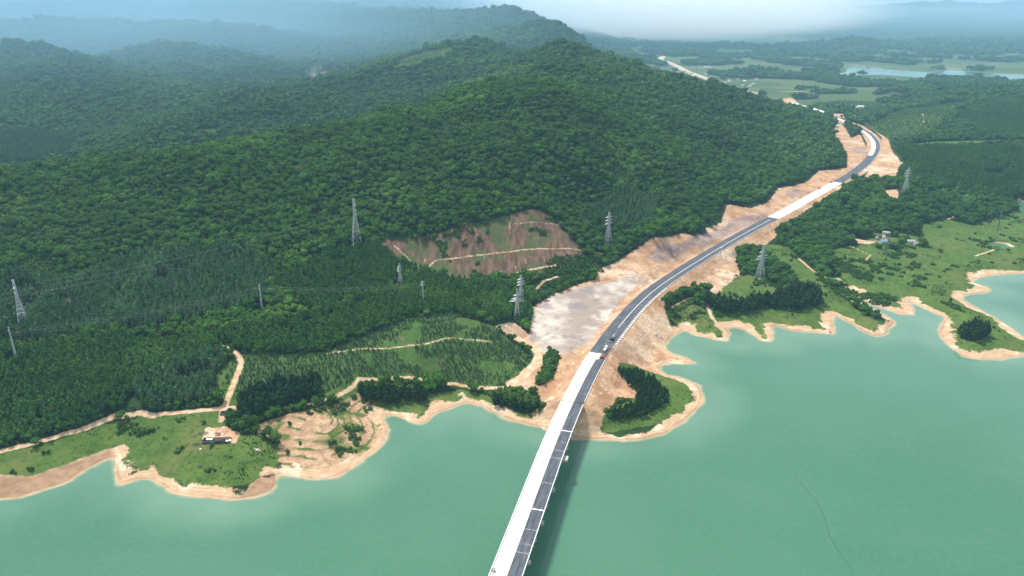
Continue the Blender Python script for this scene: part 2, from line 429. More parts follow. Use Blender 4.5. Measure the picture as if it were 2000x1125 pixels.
GRASS = [[(-60,885),(60,876),(150,848),(200,830),(280,812),(350,810),(430,800),(445,850),(500,850),(545,870),(545,905),(520,928),(490,945),(430,955),(340,945),(290,925),(240,900),(210,880),(150,905),(60,950),(-60,965)],
 [(420,735),(462,690),(540,692),(640,688),(700,660),(800,622),(880,612),(960,635),(1030,690),(1035,718),(1000,740),(950,756),(840,746),(700,742),(690,755),(640,772),(560,800),(470,800),(440,790)],
 [(650,765),(690,752),(750,770),(850,770),(900,760),(960,775),(1000,800),(1050,815),(1060,835),(960,810),(880,800),(800,830),(760,820),(700,800)],
 [(1390,620),(1375,592),(1405,560),(1440,540),(1480,535),(1535,575),(1580,585),(1605,556),(1640,565),(1665,600),(1735,640),(1640,660),(1500,670),(1420,655)],
 [(1300,605),(1345,585),(1395,620),(1425,655),(1360,662),(1325,640)],
 [(1488,478),(1535,478),(1560,500),(1605,545),(1645,592),(1600,612),(1580,565),(1530,522),(1498,500)],
 [(1622,488),(1680,478),(1760,492),(1788,475),(1800,452),(1850,470),(1920,486),(2060,468),(2100,540),(1930,560),(1890,600),(1840,630),(1790,612),(1720,605),(1690,580),(1650,552),(1628,520)],
 [(1795,440),(1850,428),(1900,440),(1960,420),(2060,400),(2060,480),(1920,492),(1850,475),(1795,455)],
 [(1830,625),(1860,598),(1895,590),(2060,670),(2060,700),(1900,708),(1845,665)],
 [(1198,703),(1300,716),(1350,752),(1352,792),(1305,824),(1200,844),(1158,843),(1184,800),(1240,778),(1246,762),(1208,728)],[(1700,455),(1755,452),(1812,468),(1812,492),(1740,494),(1690,484)],[(1268,690),(1290,685),(1310,693),(1285,697)],
 [(1740,288),(1800,278),(1900,275),(2060,272),(2060,280),(1900,284),(1780,290)],
 [(776,119),(830,101),(925,86),(900,99),(840,121),(770,140)],[(1180,118),(1250,128),(1330,142),(1400,160),(1380,165),(1300,152),(1220,138)],
 [(20,535),(50,508),(100,508),(115,535),(60,548)],[(380,255),(430,252),(425,262),(385,262)],
 [(1690,245),(1760,215),(1830,205),(1890,198),(1840,240),(1800,272),(1745,276)],[(1585,200),(1650,196),(1720,200),(1745,222),(1690,226),(1640,215)]]
YOUNG = [[(440,735),(465,692),(540,692),(640,690),(700,660),(800,622),(880,612),(960,640),(1030,690),(1035,718),(1000,738),(950,752),(840,742),(700,738),(620,775),(480,790),(445,780)]]
YOUNG_W = [ground(p) for p in YOUNG]
TERRACE = [[(500,830),(560,808),(640,795),(690,765),(720,772),(750,815),(757,840),(745,870),(700,900),(640,925),(560,925),(540,890),(548,862),(505,850)]]
PATH = [([(-40,890),(0,882),(50,870),(75,862),(105,855),(150,842),(195,825),(225,812),(275,806),(300,812),(360,805),(430,798),(455,796)],2.2),
 ([(432,822),(437,800),(448,770),(462,735),(472,708),(463,690),(435,676)],2.3),([(455,797),(530,803),(575,793),(625,785),(660,772),(692,753),(700,740)],1.7),
 ([(700,740),(760,739),(830,743),(890,750),(950,758),(990,757)],1.8),([(1000,748),(1022,735),(1045,712),(1055,690),(1035,672),(1000,655)],4.5),
 ([(830,527),(850,508),(900,503),(950,497),(1000,491),(1060,486),(1130,488),(1180,495)],0.9),([(830,527),(815,518),(770,480)],1.1),([(640,690),(700,682),(760,680),(830,672),(880,660),(960,668)],0.9),
 ([(930,547),(985,545),(1015,530),(1060,522),(1085,518)],1.1),([(1040,568),(1060,550),(1090,540)],1.2),([(1000,438),(1060,435),(1098,440)],0.5),([(605,630),(640,622),(700,598),(770,580)],1.6),([(520,648),(590,640),(640,622)],0.9),
 ([(1560,505),(1590,530),(1625,553)],1.6),([(1625,553),(1640,560)],1.5),([(1050,790),(1090,772),(1120,770)],2.4),([(1312,600),(1340,585),(1365,578)],1.3),([(1380,595),(1390,620),(1425,650)],2.0),
 ([(1905,500),(1940,488)],1.4),([(1680,215),(1700,222),(1770,224)],2.5),([(1790,213),(1805,235),(1780,265),(1762,272)],1.6),([(1760,318),(1795,322)],4.0),([(1850,428),(1990,388),(2060,396)],1.2),
 ([(1470,178),(1560,179),(1655,176)],9.0),([(1660,480),(1700,498),(1690,510)],1.0),([(690,540),(660,560)],0.4),([(1640,128),(1700,134),(1860,142)],5.0),([(1830,130),(1880,138)],9.0)]
VEG_ROW = [([(1440,482),(1470,500),(1500,530),(1560,572),(1590,560)],9)]

def fld(polys, sel=None):
    o = np.full(XX.shape, -40, np.float32)
    o[VIS] = region_sd(XX[VIS], YY[VIS], [ground(p) for p in polys], 40.0)
    return o
A = {}
A['earth'] = fld(EARTH)
gp = fld(GREEN)
A['earth'] = np.minimum(A['earth'], -gp)
A['rock'] = fld(ROCK[:1])
A['spoil'] = fld(ROCK[1:])
A['mud'] = fld([[(-80,925),(60,930),(150,900),(212,876),(226,893),(172,918),(110,952),(0,980),(-80,990)],[(500,935),(530,922),(546,932),(545,950),(500,968),(470,972)]])
A['young'] = fld(YOUNG)
A['burn'] = fld(BURN)
A['grass'] = np.maximum(fld(GRASS), gp)
A['terrace'] = fld(TERRACE)
pth = np.full(XX.shape, -40, np.float32)
for P, w in PATH:
    g = ground(P, False)
    pth[VIS] = np.maximum(pth[VIS], region_sd(XX[VIS], YY[VIS], [g], 40.0, False, w))
fr = region_sd(XX[VIS], YY[VIS], [FROAD[:, :2]], 40.0, False, 22.0)
A['path'] = pth.copy()
A['path'][VIS] = np.maximum(pth[VIS], fr)
# the road's own cut and fill is bare earth
A['earth'] = np.where(on, np.maximum(A['earth'], np.clip(HW + 9 - RD, -40, 30)), A['earth'])
A['road'] = np.where(on, np.clip(HW - RD, -40, 10), -40).astype(np.float32)
A['shore'] = SH.astype(np.float32)
A['plain'] = (sstep(2300, 2700, YY) * sstep(45, 22, HT) * sstep(0.05, 0.12, XX / YY)).astype(np.float32)
# terraced slope: cut steps into the mound
tm = sstep(-2, 6, A['terrace'])
stp = 1.9
q = HT / stp
HT = np.where(SH > 4, HT + tm * ((np.floor(q) + sstep(0.55, 1.0, q - np.floor(q))) * stp - HT) * 0.85, HT).astype(np.float32)
# rough ground in the borrow pits and burnt slope
rough = sstep(0, 8, A['earth']) * sstep(HW + 3, HW + 20, RD)
HT = HT + rough * (fbm(XX, YY, 18, 4, 51) * 1.6 + (0.25 - np.abs(fbm(XX, YY, 13, 3, 53))) * 2.2) + sstep(0, 6, A['burn']) * fbm(XX, YY, 7, 2, 52) * 0.5

# ------------------------------------------------------------------ node helper
class NT:
    def __init__(s, name, rough=0.9, spec=0.2):
        s.m = bpy.data.materials.new(name)
        s.m.use_nodes = True
        s.t = s.m.node_tree
        s.b = s.t.nodes['Principled BSDF']
        s.b.inputs['Roughness'].default_value = rough
        s.b.inputs['Specular IOR Level'].default_value = spec
        s._p = None
    def n(s, kind, **kw):
        o = s.t.nodes.new(kind)
        for k, v in kw.items():
            setattr(o, k, v)
        return o
    def put(s, sock, v):
        if isinstance(v, bpy.types.NodeSocket):
            s.t.links.new(v, sock)
        elif isinstance(v, tuple) and sock.type == 'RGBA':
            sock.default_value = (*v, 1) if len(v) == 3 else v
        else:
            sock.default_value = v
    def pos(s):
        if s._p is None:
            s._p = s.n('ShaderNodeNewGeometry').outputs['Position']
        return s._p
    def attr(s, name):
        return s.n('ShaderNodeAttribute', attribute_name=name).outputs['Fac']
    def noise(s, wl, detail=4.0, vec=None, rough=0.55, dist=0.0):
        o = s.n('ShaderNodeTexNoise')
        s.put(o.inputs['Vector'], vec if vec is not None else s.pos())
        o.inputs['Scale'].default_value = 1.0 / wl
        o.inputs['Detail'].default_value = detail
        o.inputs['Roughness'].default_value = rough
        o.inputs['Distortion'].default_value = dist
        return o.outputs['Fac']
    def math(s, op, a, b=0.0, c=None, clamp=False):
        o = s.n('ShaderNodeMath', operation=op, use_clamp=clamp)
        s.put(o.inputs[0], a); s.put(o.inputs[1], b)
        if c is not None:
            s.put(o.inputs[2], c)
        return o.outputs[0]
    def step(s, a, b, v):
        o = s.n('ShaderNodeMapRange', interpolation_type='SMOOTHSTEP')
        s.put(o.inputs['Value'], v)
        s.put(o.inputs['From Min'], a); s.put(o.inputs['From Max'], b)
        return o.outputs['Result']
    def mix(s, f, a, b, mode='MIX'):
        o = s.n('ShaderNodeMix', data_type='RGBA', blend_type=mode)
        s.put(o.inputs[0], f); s.put(o.inputs[6], a); s.put(o.inputs[7], b)
        return o.outputs[2]
    def color(s, c):
        s.put(s.b.inputs['Base Color'], c)
    def bump(s, h, strength=0.5, dist=0.3):
        o = s.n('ShaderNodeBump')
        o.inputs['Strength'].default_value = strength
        o.inputs['Distance'].default_value = dist
        s.put(o.inputs['Height'], h)
        s.put(s.b.inputs['Normal'], o.outputs['Normal'])

def flat(name, col, rough=0.7, spec=0.3, var=0.25, wl=0.8, metal=0.0):
    t = NT(name, rough, spec)
    n = t.noise(wl, 4)
    dark = tuple(c * (1 - var) for c in col)
    lite = tuple(min(1, c * (1 + var)) for c in col)
    t.color(t.mix(t.step(0.3, 0.7, n), dark, lite))
    t.b.inputs['Metallic'].default_value = metal
    return t.m

# ------------------------------------------------------------------ ground material
g = NT('ground_material', 0.95, 0.1)
n200, n60, n18, n6, n2, nf = g.noise(200, 3), g.noise(55, 4), g.noise(18, 4), g.noise(6, 4), g.noise(2.2, 3), g.noise(0.8, 3)
sep = g.n('ShaderNodeSeparateXYZ'); g.put(sep.inputs[0], g.pos())
Z = sep.outputs['Z']
def jit(name, amp, nz, w=0.8):
    v = g.math('ADD', g.attr(name), g.math('MULTIPLY', g.math('SUBTRACT', nz, 0.5), amp))
    return g.step(-w, w, v)
floor_c = g.mix(g.step(0.35, 0.65, n18), (0.010, 0.026, 0.008), (0.022, 0.048, 0.013))  # forest floor colour kept extra dark to deepen the shade between crowns
floor_c = g.mix(g.step(0.5, 0.75, n60), floor_c, (0.045, 0.085, 0.024))
# plain: fields, hedges and bare strips
vor = g.n('ShaderNodeTexVoronoi'); g.put(vor.inputs['Vector'], g.pos()); vor.inputs['Scale'].default_value = 1 / 210.0
vs = g.n('ShaderNodeSeparateColor'); g.put(vs.inputs[0], vor.outputs['Color'])
field = g.mix(g.step(0.2, 0.8, vs.outputs[0]), (0.060, 0.100, 0.032), (0.092, 0.122, 0.048))
field = g.mix(g.step(0.75, 0.85, vs.outputs[1]), field, (0.050, 0.085, 0.030))
field = g.mix(g.step(0.60, 0.72, g.noise(420, 5)), field, (0.035, 0.065, 0.025))
c = g.mix(g.attr('plain'), floor_c, field)
grass = g.mix(g.step(0.3, 0.7, n18), (0.050, 0.105, 0.018), (0.092, 0.145, 0.030))
grass = g.mix(g.math('MULTIPLY', g.step(0.45, 0.7, n6), 0.6), grass, (0.034, 0.080, 0.014))
grass = g.mix(g.math('MULTIPLY', g.step(0.52, 0.72, n60), 0.65), grass, (0.135, 0.135, 0.045))
grass = g.mix(g.math('MULTIPLY', g.step(0.50, 0.66, n2), 0.45), grass, (0.130, 0.160, 0.050))
grass = g.mix(g.math('MULTIPLY', g.step(0.54, 0.66, g.noise(3.4, 4)), 0.75), grass, (0.026, 0.062, 0.012))
grass = g.mix(g.math('MULTIPLY', g.step(0.55, 0.7, nf), 0.4), grass, (0.040, 0.080, 0.016))
grass = g.mix(g.math('MULTIPLY', g.step(0.70, 0.76, g.noise(9, 5)), 0.7), grass, (0.26, 0.19, 0.10))
young = g.mix(g.step(0.35, 0.65, n6), (0.030, 0.078, 0.016), (0.062, 0.118, 0.026))
young = g.mix(g.math('MULTIPLY', g.step(0.60, 0.70, n2), 0.55), young, (0.22, 0.20, 0.13))
young = g.mix(g.math('MULTIPLY', g.step(0.60, 0.72, g.noise(30, 4)), 0.7), young, (0.17, 0.135, 0.075))
grass = g.mix(g.math('MULTIPLY', jit('young', 14, n18, 3.0), 0.85), grass, young)
c = g.mix(jit('grass', 9, n6), c, grass)
# burnt clearing: brown, streaked down slope, green regrowth
mp = g.n('ShaderNodeMapping'); g.put(mp.inputs['Vector'], g.pos()); mp.inputs['Scale'].default_value = (1, 0.22, 0.35)
streak = g.noise(4.0, 4, mp.outputs[0])
burn = g.mix(g.step(0.35, 0.65, streak), (0.080, 0.048, 0.034), (0.165, 0.104, 0.072))
burn = g.mix(g.step(0.62, 0.72, g.noise(5, 4, mp.outputs[0])), burn, (0.30, 0.21, 0.14))
burn = g.mix(g.math('MULTIPLY', g.step(0.47, 0.60, g.noise(34, 5)), 0.8), burn, (0.060, 0.095, 0.030))
c = g.mix(jit('burn', 7, n6), c, burn)
# bare earth: orange to pale, wheel ruts, gullies
earth = g.mix(g.step(0.35, 0.65, n18), (0.360, 0.190, 0.098), (0.510, 0.325, 0.195))
earth = g.mix(g.step(0.50, 0.66, n60), earth, (0.600, 0.455, 0.320))
earth = g.mix(g.math('MULTIPLY', g.step(0.52, 0.68, g.noise(27, 5)), 0.75), earth, (0.270, 0.170, 0.115))
earth = g.mix(g.math('MULTIPLY', g.step(0.5, 0.75, n2), 0.5), earth, (0.32, 0.19, 0.11))
earth = g.mix(g.math('MULTIPLY', g.step(0.60, 0.70, n6), 0.6), earth, (0.66, 0.54, 0.42))
mpe = g.n('ShaderNodeMapping'); g.put(mpe.inputs['Vector'], g.pos()); mpe.inputs['Scale'].default_value = (1.0, 0.8, 3.5)
gul = g.noise(5.0, 5, mpe.outputs[0], dist=0.6)
earth = g.mix(g.math('MULTIPLY', g.step(0.52, 0.66, gul), 0.65), earth, (0.245, 0.125, 0.070))
earth = g.mix(g.math('MULTIPLY', g.step(0.56, 0.64, nf), 0.45), earth, (0.60, 0.47, 0.35))
ne = jit('earth', 8, n6)
c = g.mix(ne, c, earth)
n34 = g.noise(42, 4)
rock = g.mix(g.step(0.42, 0.58, n34), (0.285, 0.225, 0.190), (0.520, 0.450, 0.395))
rock = g.mix(g.math('MULTIPLY', g.step(0.35, 0.7, n2), 0.3), rock, (0.40, 0.35, 0.33))
rock = g.mix(g.step(0.53, 0.66, g.noise(46, 5, dist=0.4)), rock, (0.640, 0.575, 0.525))
rock = g.mix(g.math('MULTIPLY', g.step(0.56, 0.64, g.noise(26, 5)), 0.75), rock, (0.230, 0.200, 0.195))
c = g.mix(jit('rock', 12, n18, 3.0), c, rock)
spoil = g.mix(g.step(0.36, 0.64, n18), (0.205, 0.150, 0.140), (0.340, 0.245, 0.215))
spoil = g.mix(g.math('MULTIPLY', g.step(0.55, 0.70, n6), 0.6), spoil, (0.50, 0.385, 0.31))
c = g.mix(g.math('MULTIPLY', jit('spoil', 14, n18, 3.0), 0.88), c, spoil)
# terraces: level banks of grass along the treads
saw = g.math('FRACT', g.math('ADD', g.math('DIVIDE', Z, stp), g.math('MULTIPLY', n6, 0.35)))
tgr = g.math('MULTIPLY', g.math('MULTIPLY', g.step(0.45, 0.75, saw), g.step(0.36, 0.55, n18)), 0.9)
ter = g.mix(g.step(0.35, 0.65, n6), (0.34, 0.200, 0.115), (0.49, 0.335, 0.215))
ter = g.mix(tgr, ter, (0.055, 0.105, 0.022))
ter = g.mix(g.step(0.50, 0.60, g.noise(24, 5)), ter, (0.058, 0.110, 0.022))
ter = g.mix(g.math('MULTIPLY', g.step(0.50, 0.62, n2), 0.5), ter, (0.22, 0.16, 0.08))
c = g.mix(jit('terrace', 6, n6), c, ter)
pathc = g.mix(g.step(0.35, 0.65, n6), (0.46, 0.29, 0.17), (0.60, 0.45, 0.31))
c = g.mix(jit('path', 2.6, n2, 0.7), c, pathc)
# beach: width wanders, wet and brown at the waterline
bw = g.math('ADD', g.math('MULTIPLY', g.step(0.30, 0.70, g.noise(38, 4)), 13.0), 2.5)
bsd = g.math('ADD', g.attr('shore'), g.math('ADD', g.math('MULTIPLY', g.math('SUBTRACT', n6, 0.5), 10.0), g.math('MULTIPLY', g.math('SUBTRACT', n2, 0.5), 5.0)))
bmask = g.math('SUBTRACT', 1.0, g.step(-1.5, 1.5, g.math('SUBTRACT', bsd, bw)))
bmask = g.math('MAXIMUM', bmask, jit('mud', 6, n6))
bmask = g.math('MULTIPLY', bmask, g.math('SUBTRACT', 1.0, g.attr('plain')))
mp2 = g.n('ShaderNodeMapping'); g.put(mp2.inputs['Vector'], g.pos()); mp2.inputs['Scale'].default_value = (0.12, 0.12, 4.0)
band = g.noise(1.1, 4, mp2.outputs[0])
beach = g.mix(g.math('MULTIPLY', g.step(0.35, 0.65, band), g.step(0.2, 0.8, n6)), (0.46, 0.300, 0.180), (0.62, 0.455, 0.300))
beach = g.mix(g.step(0.50, 0.68, n18), beach, (0.690, 0.570, 0.420))
strand = g.math('SINE', g.math('ADD', g.math('MULTIPLY', g.attr('shore'), 2.1), g.math('MULTIPLY', n18, 9.0)))
beach = g.mix(g.math('MULTIPLY', g.step(0.35, 0.95, strand), 0.38), beach, (0.34, 0.215, 0.130))
beach = g.mix(g.math('MULTIPLY', g.step(0.60, 0.68, nf), 0.5), beach, (0.25, 0.18, 0.12))
mud = g.mix(g.step(0.3, 0.7, n6), (0.215, 0.130, 0.080), (0.330, 0.205, 0.125))
beach = g.mix(g.math('MULTIPLY', jit('mud', 8, n18, 3.0), 0.9), beach, mud)
wet = g.math('SUBTRACT', 1.0, g.step(0.8, 4.5, g.math('ADD', g.attr('shore'), g.math('MULTIPLY', g.math('SUBTRACT', n6, 0.5), 3.0))))
beach = g.mix(g.math('MULTIPLY', wet, g.math('MULTIPLY', g.step(0.35, 0.7, n60), 0.7)), beach, (0.235, 0.145, 0.085))
c = g.mix(bmask, c, beach)
g.color(c)
bsum = g.math('ADD', g.math('MULTIPLY', n2, 0.6), g.math('MULTIPLY', nf, 0.4))
g.bump(bsum, 0.9, 0.8)
M_GROUND = g.m

def link_mesh(name, V, Fc, mat, parent=None, smooth=False):
    me = bpy.data.meshes.new(name)
    me.from_pydata([tuple(v) for v in V], [], [tuple(f) for f in Fc])
    if mat:
        for mm in (mat if isinstance(mat, (list, tuple)) else [mat]):
            me.materials.append(mm)
    if smooth:
        me.polygons.foreach_set('use_smooth', [True] * len(me.polygons))
    o = bpy.data.objects.new(name, me)
    COL.objects.link(o)
    if parent:
        o.parent = parent
    return o

def grid_mesh(name, xs, ys, Zg, keep, attrs, mat):
    """a sheet from a rectangular grid, only the cells in keep"""
    ny, nx = Zg.shape
    cell = keep
    jj, ii = np.nonzero(cell)
    a = jj * nx + ii
    quads = np.stack([a, a + 1, a + nx + 1, a + nx], 1)
    used = np.unique(quads)
    remap = np.zeros(nx * ny, np.int64); remap[used] = np.arange(len(used))
    quads = remap[quads].astype(np.int32)
    Xg, Yg = np.meshgrid(xs, ys)
    co = np.stack([Xg.ravel()[used], Yg.ravel()[used], Zg.ravel()[used]], 1).astype(np.float32)
    me = bpy.data.meshes.new(name)
    me.vertices.add(len(co)); me.vertices.foreach_set('co', co.ravel())
    me.loops.add(quads.size); me.loops.foreach_set('vertex_index', quads.ravel())
    me.polygons.add(len(quads))
    me.polygons.foreach_set('loop_start', np.arange(0, quads.size, 4, dtype=np.int32))
    me.polygons.foreach_set('loop_total', np.full(len(quads), 4, np.int32))
    me.polygons.foreach_set('use_smooth', np.ones(len(quads), bool))
    me.update(calc_edges=True)
    for k, v in attrs.items():
        at = me.attributes.new(k, 'FLOAT', 'POINT')
        at.data.foreach_set('value', v.ravel()[used].astype(np.float32))
    me.materials.append(mat)
    o = bpy.data.objects.new(name, me)
    COL.objects.link(o)
    return o

def cells(mask):
    return mask[:-1, :-1] | mask[1:, :-1] | mask[:-1, 1:] | mask[1:, 1:]
terrain = grid_mesh('ground', GX, GY, HT, cells(VIS), A, M_GROUND)
terrain['kind'] = 'structure'
terrain['label'] = 'hilly green land with sandy shore around the reservoir'

# ------------------------------------------------------------------ water
w = NT('water_material', 0.12, 0.5)
w.b.inputs['IOR'].default_value = 1.333
ws = w.attr('shore')
wn60, wn20 = w.noise(70, 4), w.noise(16, 4)
deep = w.mix(w.step(0.3, 0.7, w.noise(260, 3)), (0.044, 0.142, 0.084), (0.062, 0.168, 0.107))
d1 = w.math('ADD', ws, w.math('MULTIPLY', w.math('SUBTRACT', wn20, 0.5), 8.0))
mid = w.mix(w.math('MULTIPLY', w.step(-48, -4, w.math('ADD', ws, w.math('MULTIPLY', w.math('SUBTRACT', wn60, 0.5), 34.0))), w.step(0.25, 0.75, w.noise(150, 3))), deep, (0.135, 0.240, 0.170))
col = w.mix(w.step(-4, 0.5, d1), mid, (0.260, 0.285, 0.185))
col = w.mix(w.step(-2.2, 0.5, d1), col, (0.440, 0.310, 0.185))
col = w.mix(w.math('MULTIPLY', w.step(0, 8, w.attr('shoal')), 0.45), col, (0.10, 0.14, 0.10))
col = w.mix(w.math('MULTIPLY', w.step(0.35, 0.75, w.noise(3.2, 4, dist=0.5)), 0.16), col, (0.110, 0.225, 0.155))  # ripple reflections put into the water colour as fine mottling
col = w.mix(w.math('MULTIPLY', w.step(0.45, 0.8, w.noise(38, 5, dist=0.8)), 0.22), col, (0.085, 0.185, 0.128))
w.color(col)
rip = w.math('ADD', w.math('MULTIPLY', w.noise(1.3, 3), 0.5), w.math('MULTIPLY', w.noise(4.5, 3, dist=0.6), 1.0))
stv = w.n('ShaderNodeMapping'); w.put(stv.inputs['Vector'], w.pos()); stv.inputs['Scale'].default_value = (0.25, 1.0, 1.0); stv.inputs['Rotation'].default_value = (0, 0, 0.5)
wind = w.noise(42, 5, stv.outputs[0])
w.put(w.b.inputs['Roughness'], w.math('ADD', 0.05, w.math('MULTIPLY', w.step(0.35, 0.7, wind), 0.10)))
w.bump(rip, 0.35, 0.25)
wx = np.array([-v for v in grow(0, 6500, 5, 1000, 60)[:0:-1]] + grow(0, 6500, 5, 1000, 60))
wy = np.array([-900, -400, 0, 120] + grow(200, 9000, 4.5, 1000, 60))
WX, WY = np.meshgrid(wx, wy)
wsd = np.where(WY > 235, samp(SH, WX, np.maximum(WY, 231)), -60.0)
shoal = region_sd(WX.astype(np.float32), WY.astype(np.float32), [w0([(600,1000),(640,975),(690,945),(680,962),(640,990),(615,1005)])], 30.0)
inview = np.abs(WX) < 0.85 * np.maximum(WY, 0) + 900
water = grid_mesh('reservoir_water', wx, wy, np.zeros(WX.shape), cells((wsd < 16) & inview), {'shore': wsd, 'shoal': shoal}, w.m)
water['kind'] = 'structure'
water['label'] = 'still green reservoir water'

# ------------------------------------------------------------------ tagging
def tag(o, label=None, cat=None, group=None, kind=None):
    if label: o['label'] = label
    if cat: o['category'] = cat
    if group: o['group'] = group
    if kind: o['kind'] = kind
    return o

def thing(name, label, cat, loc=(0, 0, 0), rz=0.0, group=None):
    o = bpy.data.objects.new(name, None)
    o.empty_display_size = 0.5
    COL.objects.link(o)
    o.location = loc
    o.rotation_euler = (0, 0, rz)
    return tag(o, label, cat, group)

class MB:
    """collects faces of one mesh"""
    def __init__(s):
        s.v, s.f = [], []
    def add(s, V, Fc):
        n = len(s.v)
        s.v += [tuple(map(float, p)) for p in V]
        s.f += [tuple(i + n for i in q) for q in Fc]
        return s
    def box(s, c, d, rz=0.0, taper=1.0, tx=None):
        x, y, z = d[0] / 2, d[1] / 2, d[2] / 2
        t2 = tx if tx is not None else taper
        P = [(-x,-y,-z),(x,-y,-z),(x,y,-z),(-x,y,-z),(-x*t2,-y*taper,z),(x*t2,-y*taper,z),(x*t2,y*taper,z),(-x*t2,y*taper,z)]
        cr, sr = math.cos(rz), math.sin(rz)
        P = [(c[0] + p[0] * cr - p[1] * sr, c[1] + p[0] * sr + p[1] * cr, c[2] + p[2]) for p in P]
        return s.add(P, [(0,3,2,1),(4,5,6,7),(0,1,5,4),(1,2,6,5),(2,3,7,6),(3,0,4,7)])
    def bar(s, a, b, r, n=4, r2=None):
        a, b = Vector(a), Vector(b)
        d = (b - a).normalized()
        u = d.cross(Vector((0.31, 0.17, 0.93)) if abs(d.z) < 0.9 else Vector((1, 0, 0))).normalized()
        w_ = d.cross(u)
        r2 = r if r2 is None else r2
        V = []
        for P, rr in ((a, r), (b, r2)):
            for k in range(n):
                t = 2 * math.pi * (k + 0.5) / n
                V.append(P + u * (rr * math.cos(t)) + w_ * (rr * math.sin(t)))
        Fc = [(k, (k + 1) % n, n + (k + 1) % n, n + k) for k in range(n)] + [tuple(range(n))[::-1], tuple(range(n, 2 * n))]
        return s.add(V, Fc)
    def prism(s, prof, x0, x1):
        """profile in (y, z) swept along x"""
        n = len(prof)
        V = [(x0, p[0], p[1]) for p in prof] + [(x1, p[0], p[1]) for p in prof]
        Fc = [(k, (k + 1) % n, n + (k + 1) % n, n + k) for k in range(n)] + [tuple(range(n))[::-1], tuple(range(n, 2 * n))]
        return s.add(V, Fc)
    def build(s, name, mat, parent=None, smooth=False):
        return link_mesh(name, s.v, s.f, mat, parent, smooth)

def strip(us, ss, zoff=0.0):
    """points of a sheet that follows the road: offsets across us, arc lengths ss"""
    cx, cy, cz = (np.interp(ss, RS, ROAD[:, i]) for i in range(3))
    nx, ny = np.interp(ss, RS, NRM[:, 0]), np.interp(ss, RS, NRM[:, 1])
    l = np.hypot(nx, ny); nx, ny = nx / l, ny / l
    V = [(cx[i] + nx[i] * u, cy[i] + ny[i] * u, cz[i] + zoff) for i in range(len(ss)) for u in us]
    n = len(us)
    Fc = [(i * n + k, i * n + k + 1, (i + 1) * n + k + 1, (i + 1) * n + k) for i in range(len(ss) - 1) for k in range(n - 1)]
    return V, Fc

def rpos(s_, u, dz=0.0):
    c = [float(np.interp(s_, RS, ROAD[:, i])) for i in range(3)]
    nx, ny = float(np.interp(s_, RS, NRM[:, 0])), float(np.interp(s_, RS, NRM[:, 1]))
    l = math.hypot(nx, ny)
    return Vector((c[0] + nx / l * u, c[1] + ny / l * u, c[2] + dz)), math.atan2(nx / l, -ny / l) + 0.0

def rail(name, mat, s0, s1, u, w_, h, z0=0.0, step=4.0, parent=None):
    """a low wall that follows the road"""
    ss = np.arange(s0, s1, step)
    prof = [(u - w_ / 2, z0), (u + w_ / 2, z0), (u + w_ / 2, z0 + h), (u - w_ / 2, z0 + h)]
    V, Fc = [], []
    for i, s_ in enumerate(ss):
        for (uu, zz) in prof:
            p, _ = rpos(s_, uu, zz); V.append(p)
    for i in range(len(ss) - 1):
        for k in range(4):
            Fc.append((i * 4 + k, i * 4 + (k + 1) % 4, i * 4 + 4 + (k + 1) % 4, i * 4 + 4 + k))
    n = len(V)
    Fc += [(0, 1, 2, 3), (n - 1, n - 2, n - 3, n - 4)]
    return link_mesh(name, V, Fc, mat, parent)

# ------------------------------------------------------------------ paving
def paving(name, dark, pale, wear):
    t = NT(name, 0.85, 0.3)
    u, v, wh = t.attr('across'), t.attr('along'), t.attr('pale')
    cv = t.n('ShaderNodeCombineXYZ'); t.put(cv.inputs[0], u); t.put(cv.inputs[1], t.math('MULTIPLY', v, 0.05))
    lane = t.noise(1.1, 4, cv.outputs[0])                        # streaks along the lanes
    cv2 = t.n('ShaderNodeCombineXYZ'); t.put(cv2.inputs[0], t.math('MULTIPLY', u, 0.15)); t.put(cv2.inputs[1], v)
    cross = t.noise(5.0, 4, cv2.outputs[0])                      # patches across
    asp = t.mix(t.step(0.35, 0.7, lane), dark, tuple(x * 2.1 for x in dark))
    asp = t.mix(t.math('MULTIPLY', t.step(0.60, 0.72, cross), wear), asp, (0.30, 0.30, 0.31))
    asp = t.mix(t.math('MULTIPLY', t.step(0.58, 0.75, t.noise(9, 5)), 0.35), asp, (0.20, 0.185, 0.17))
    con = t.mix(t.math('MULTIPLY', t.step(0.45, 0.75, t.noise(7, 5)), 0.5), pale, tuple(x * 0.84 for x in pale))
    con = t.mix(t.math('MULTIPLY', t.step(0.62, 0.75, lane), 0.35), con, (0.62, 0.56, 0.49))
    slab = t.math('FRACT', t.math('DIVIDE', v, 6.0))
    jn = t.step(0.965, 0.985, slab)
    con = t.mix(t.math('MULTIPLY', jn, 0.35), con, (0.36, 0.34, 0.31))
    con = t.mix(t.math('MULTIPLY', t.step(0.55, 0.70, t.noise(2.6, 5)), 0.30), con, (0.56, 0.50, 0.43))
    f = t.step(0.42, 0.58, t.math('ADD', wh, t.math('MULTIPLY', t.math('SUBTRACT', t.noise(5, 4), 0.5), 0.55)))
    t.color(t.mix(f, asp, con))
    t.bump(t.noise(0.5, 3), 0.3, 0.1)
    return t.m
M_PAVE = paving('road_paving', (0.050, 0.056, 0.068), (0.66, 0.635, 0.59), 0.5)
M_CONC = flat('pale_concrete', (0.62, 0.60, 0.56), 0.85, 0.2, 0.15, 1.5)
M_WHITE = flat('white_concrete', (0.84, 0.82, 0.78), 0.85, 0.2, 0.07, 3.0)
M_STAIN = flat('stained_concrete', (0.46, 0.41, 0.35), 0.9, 0.15, 0.3, 1.2)

def add_attr(o, name, vals):
    at = o.data.attributes.new(name, 'FLOAT', 'POINT')
    at.data.foreach_set('value', np.asarray(vals, np.float32))

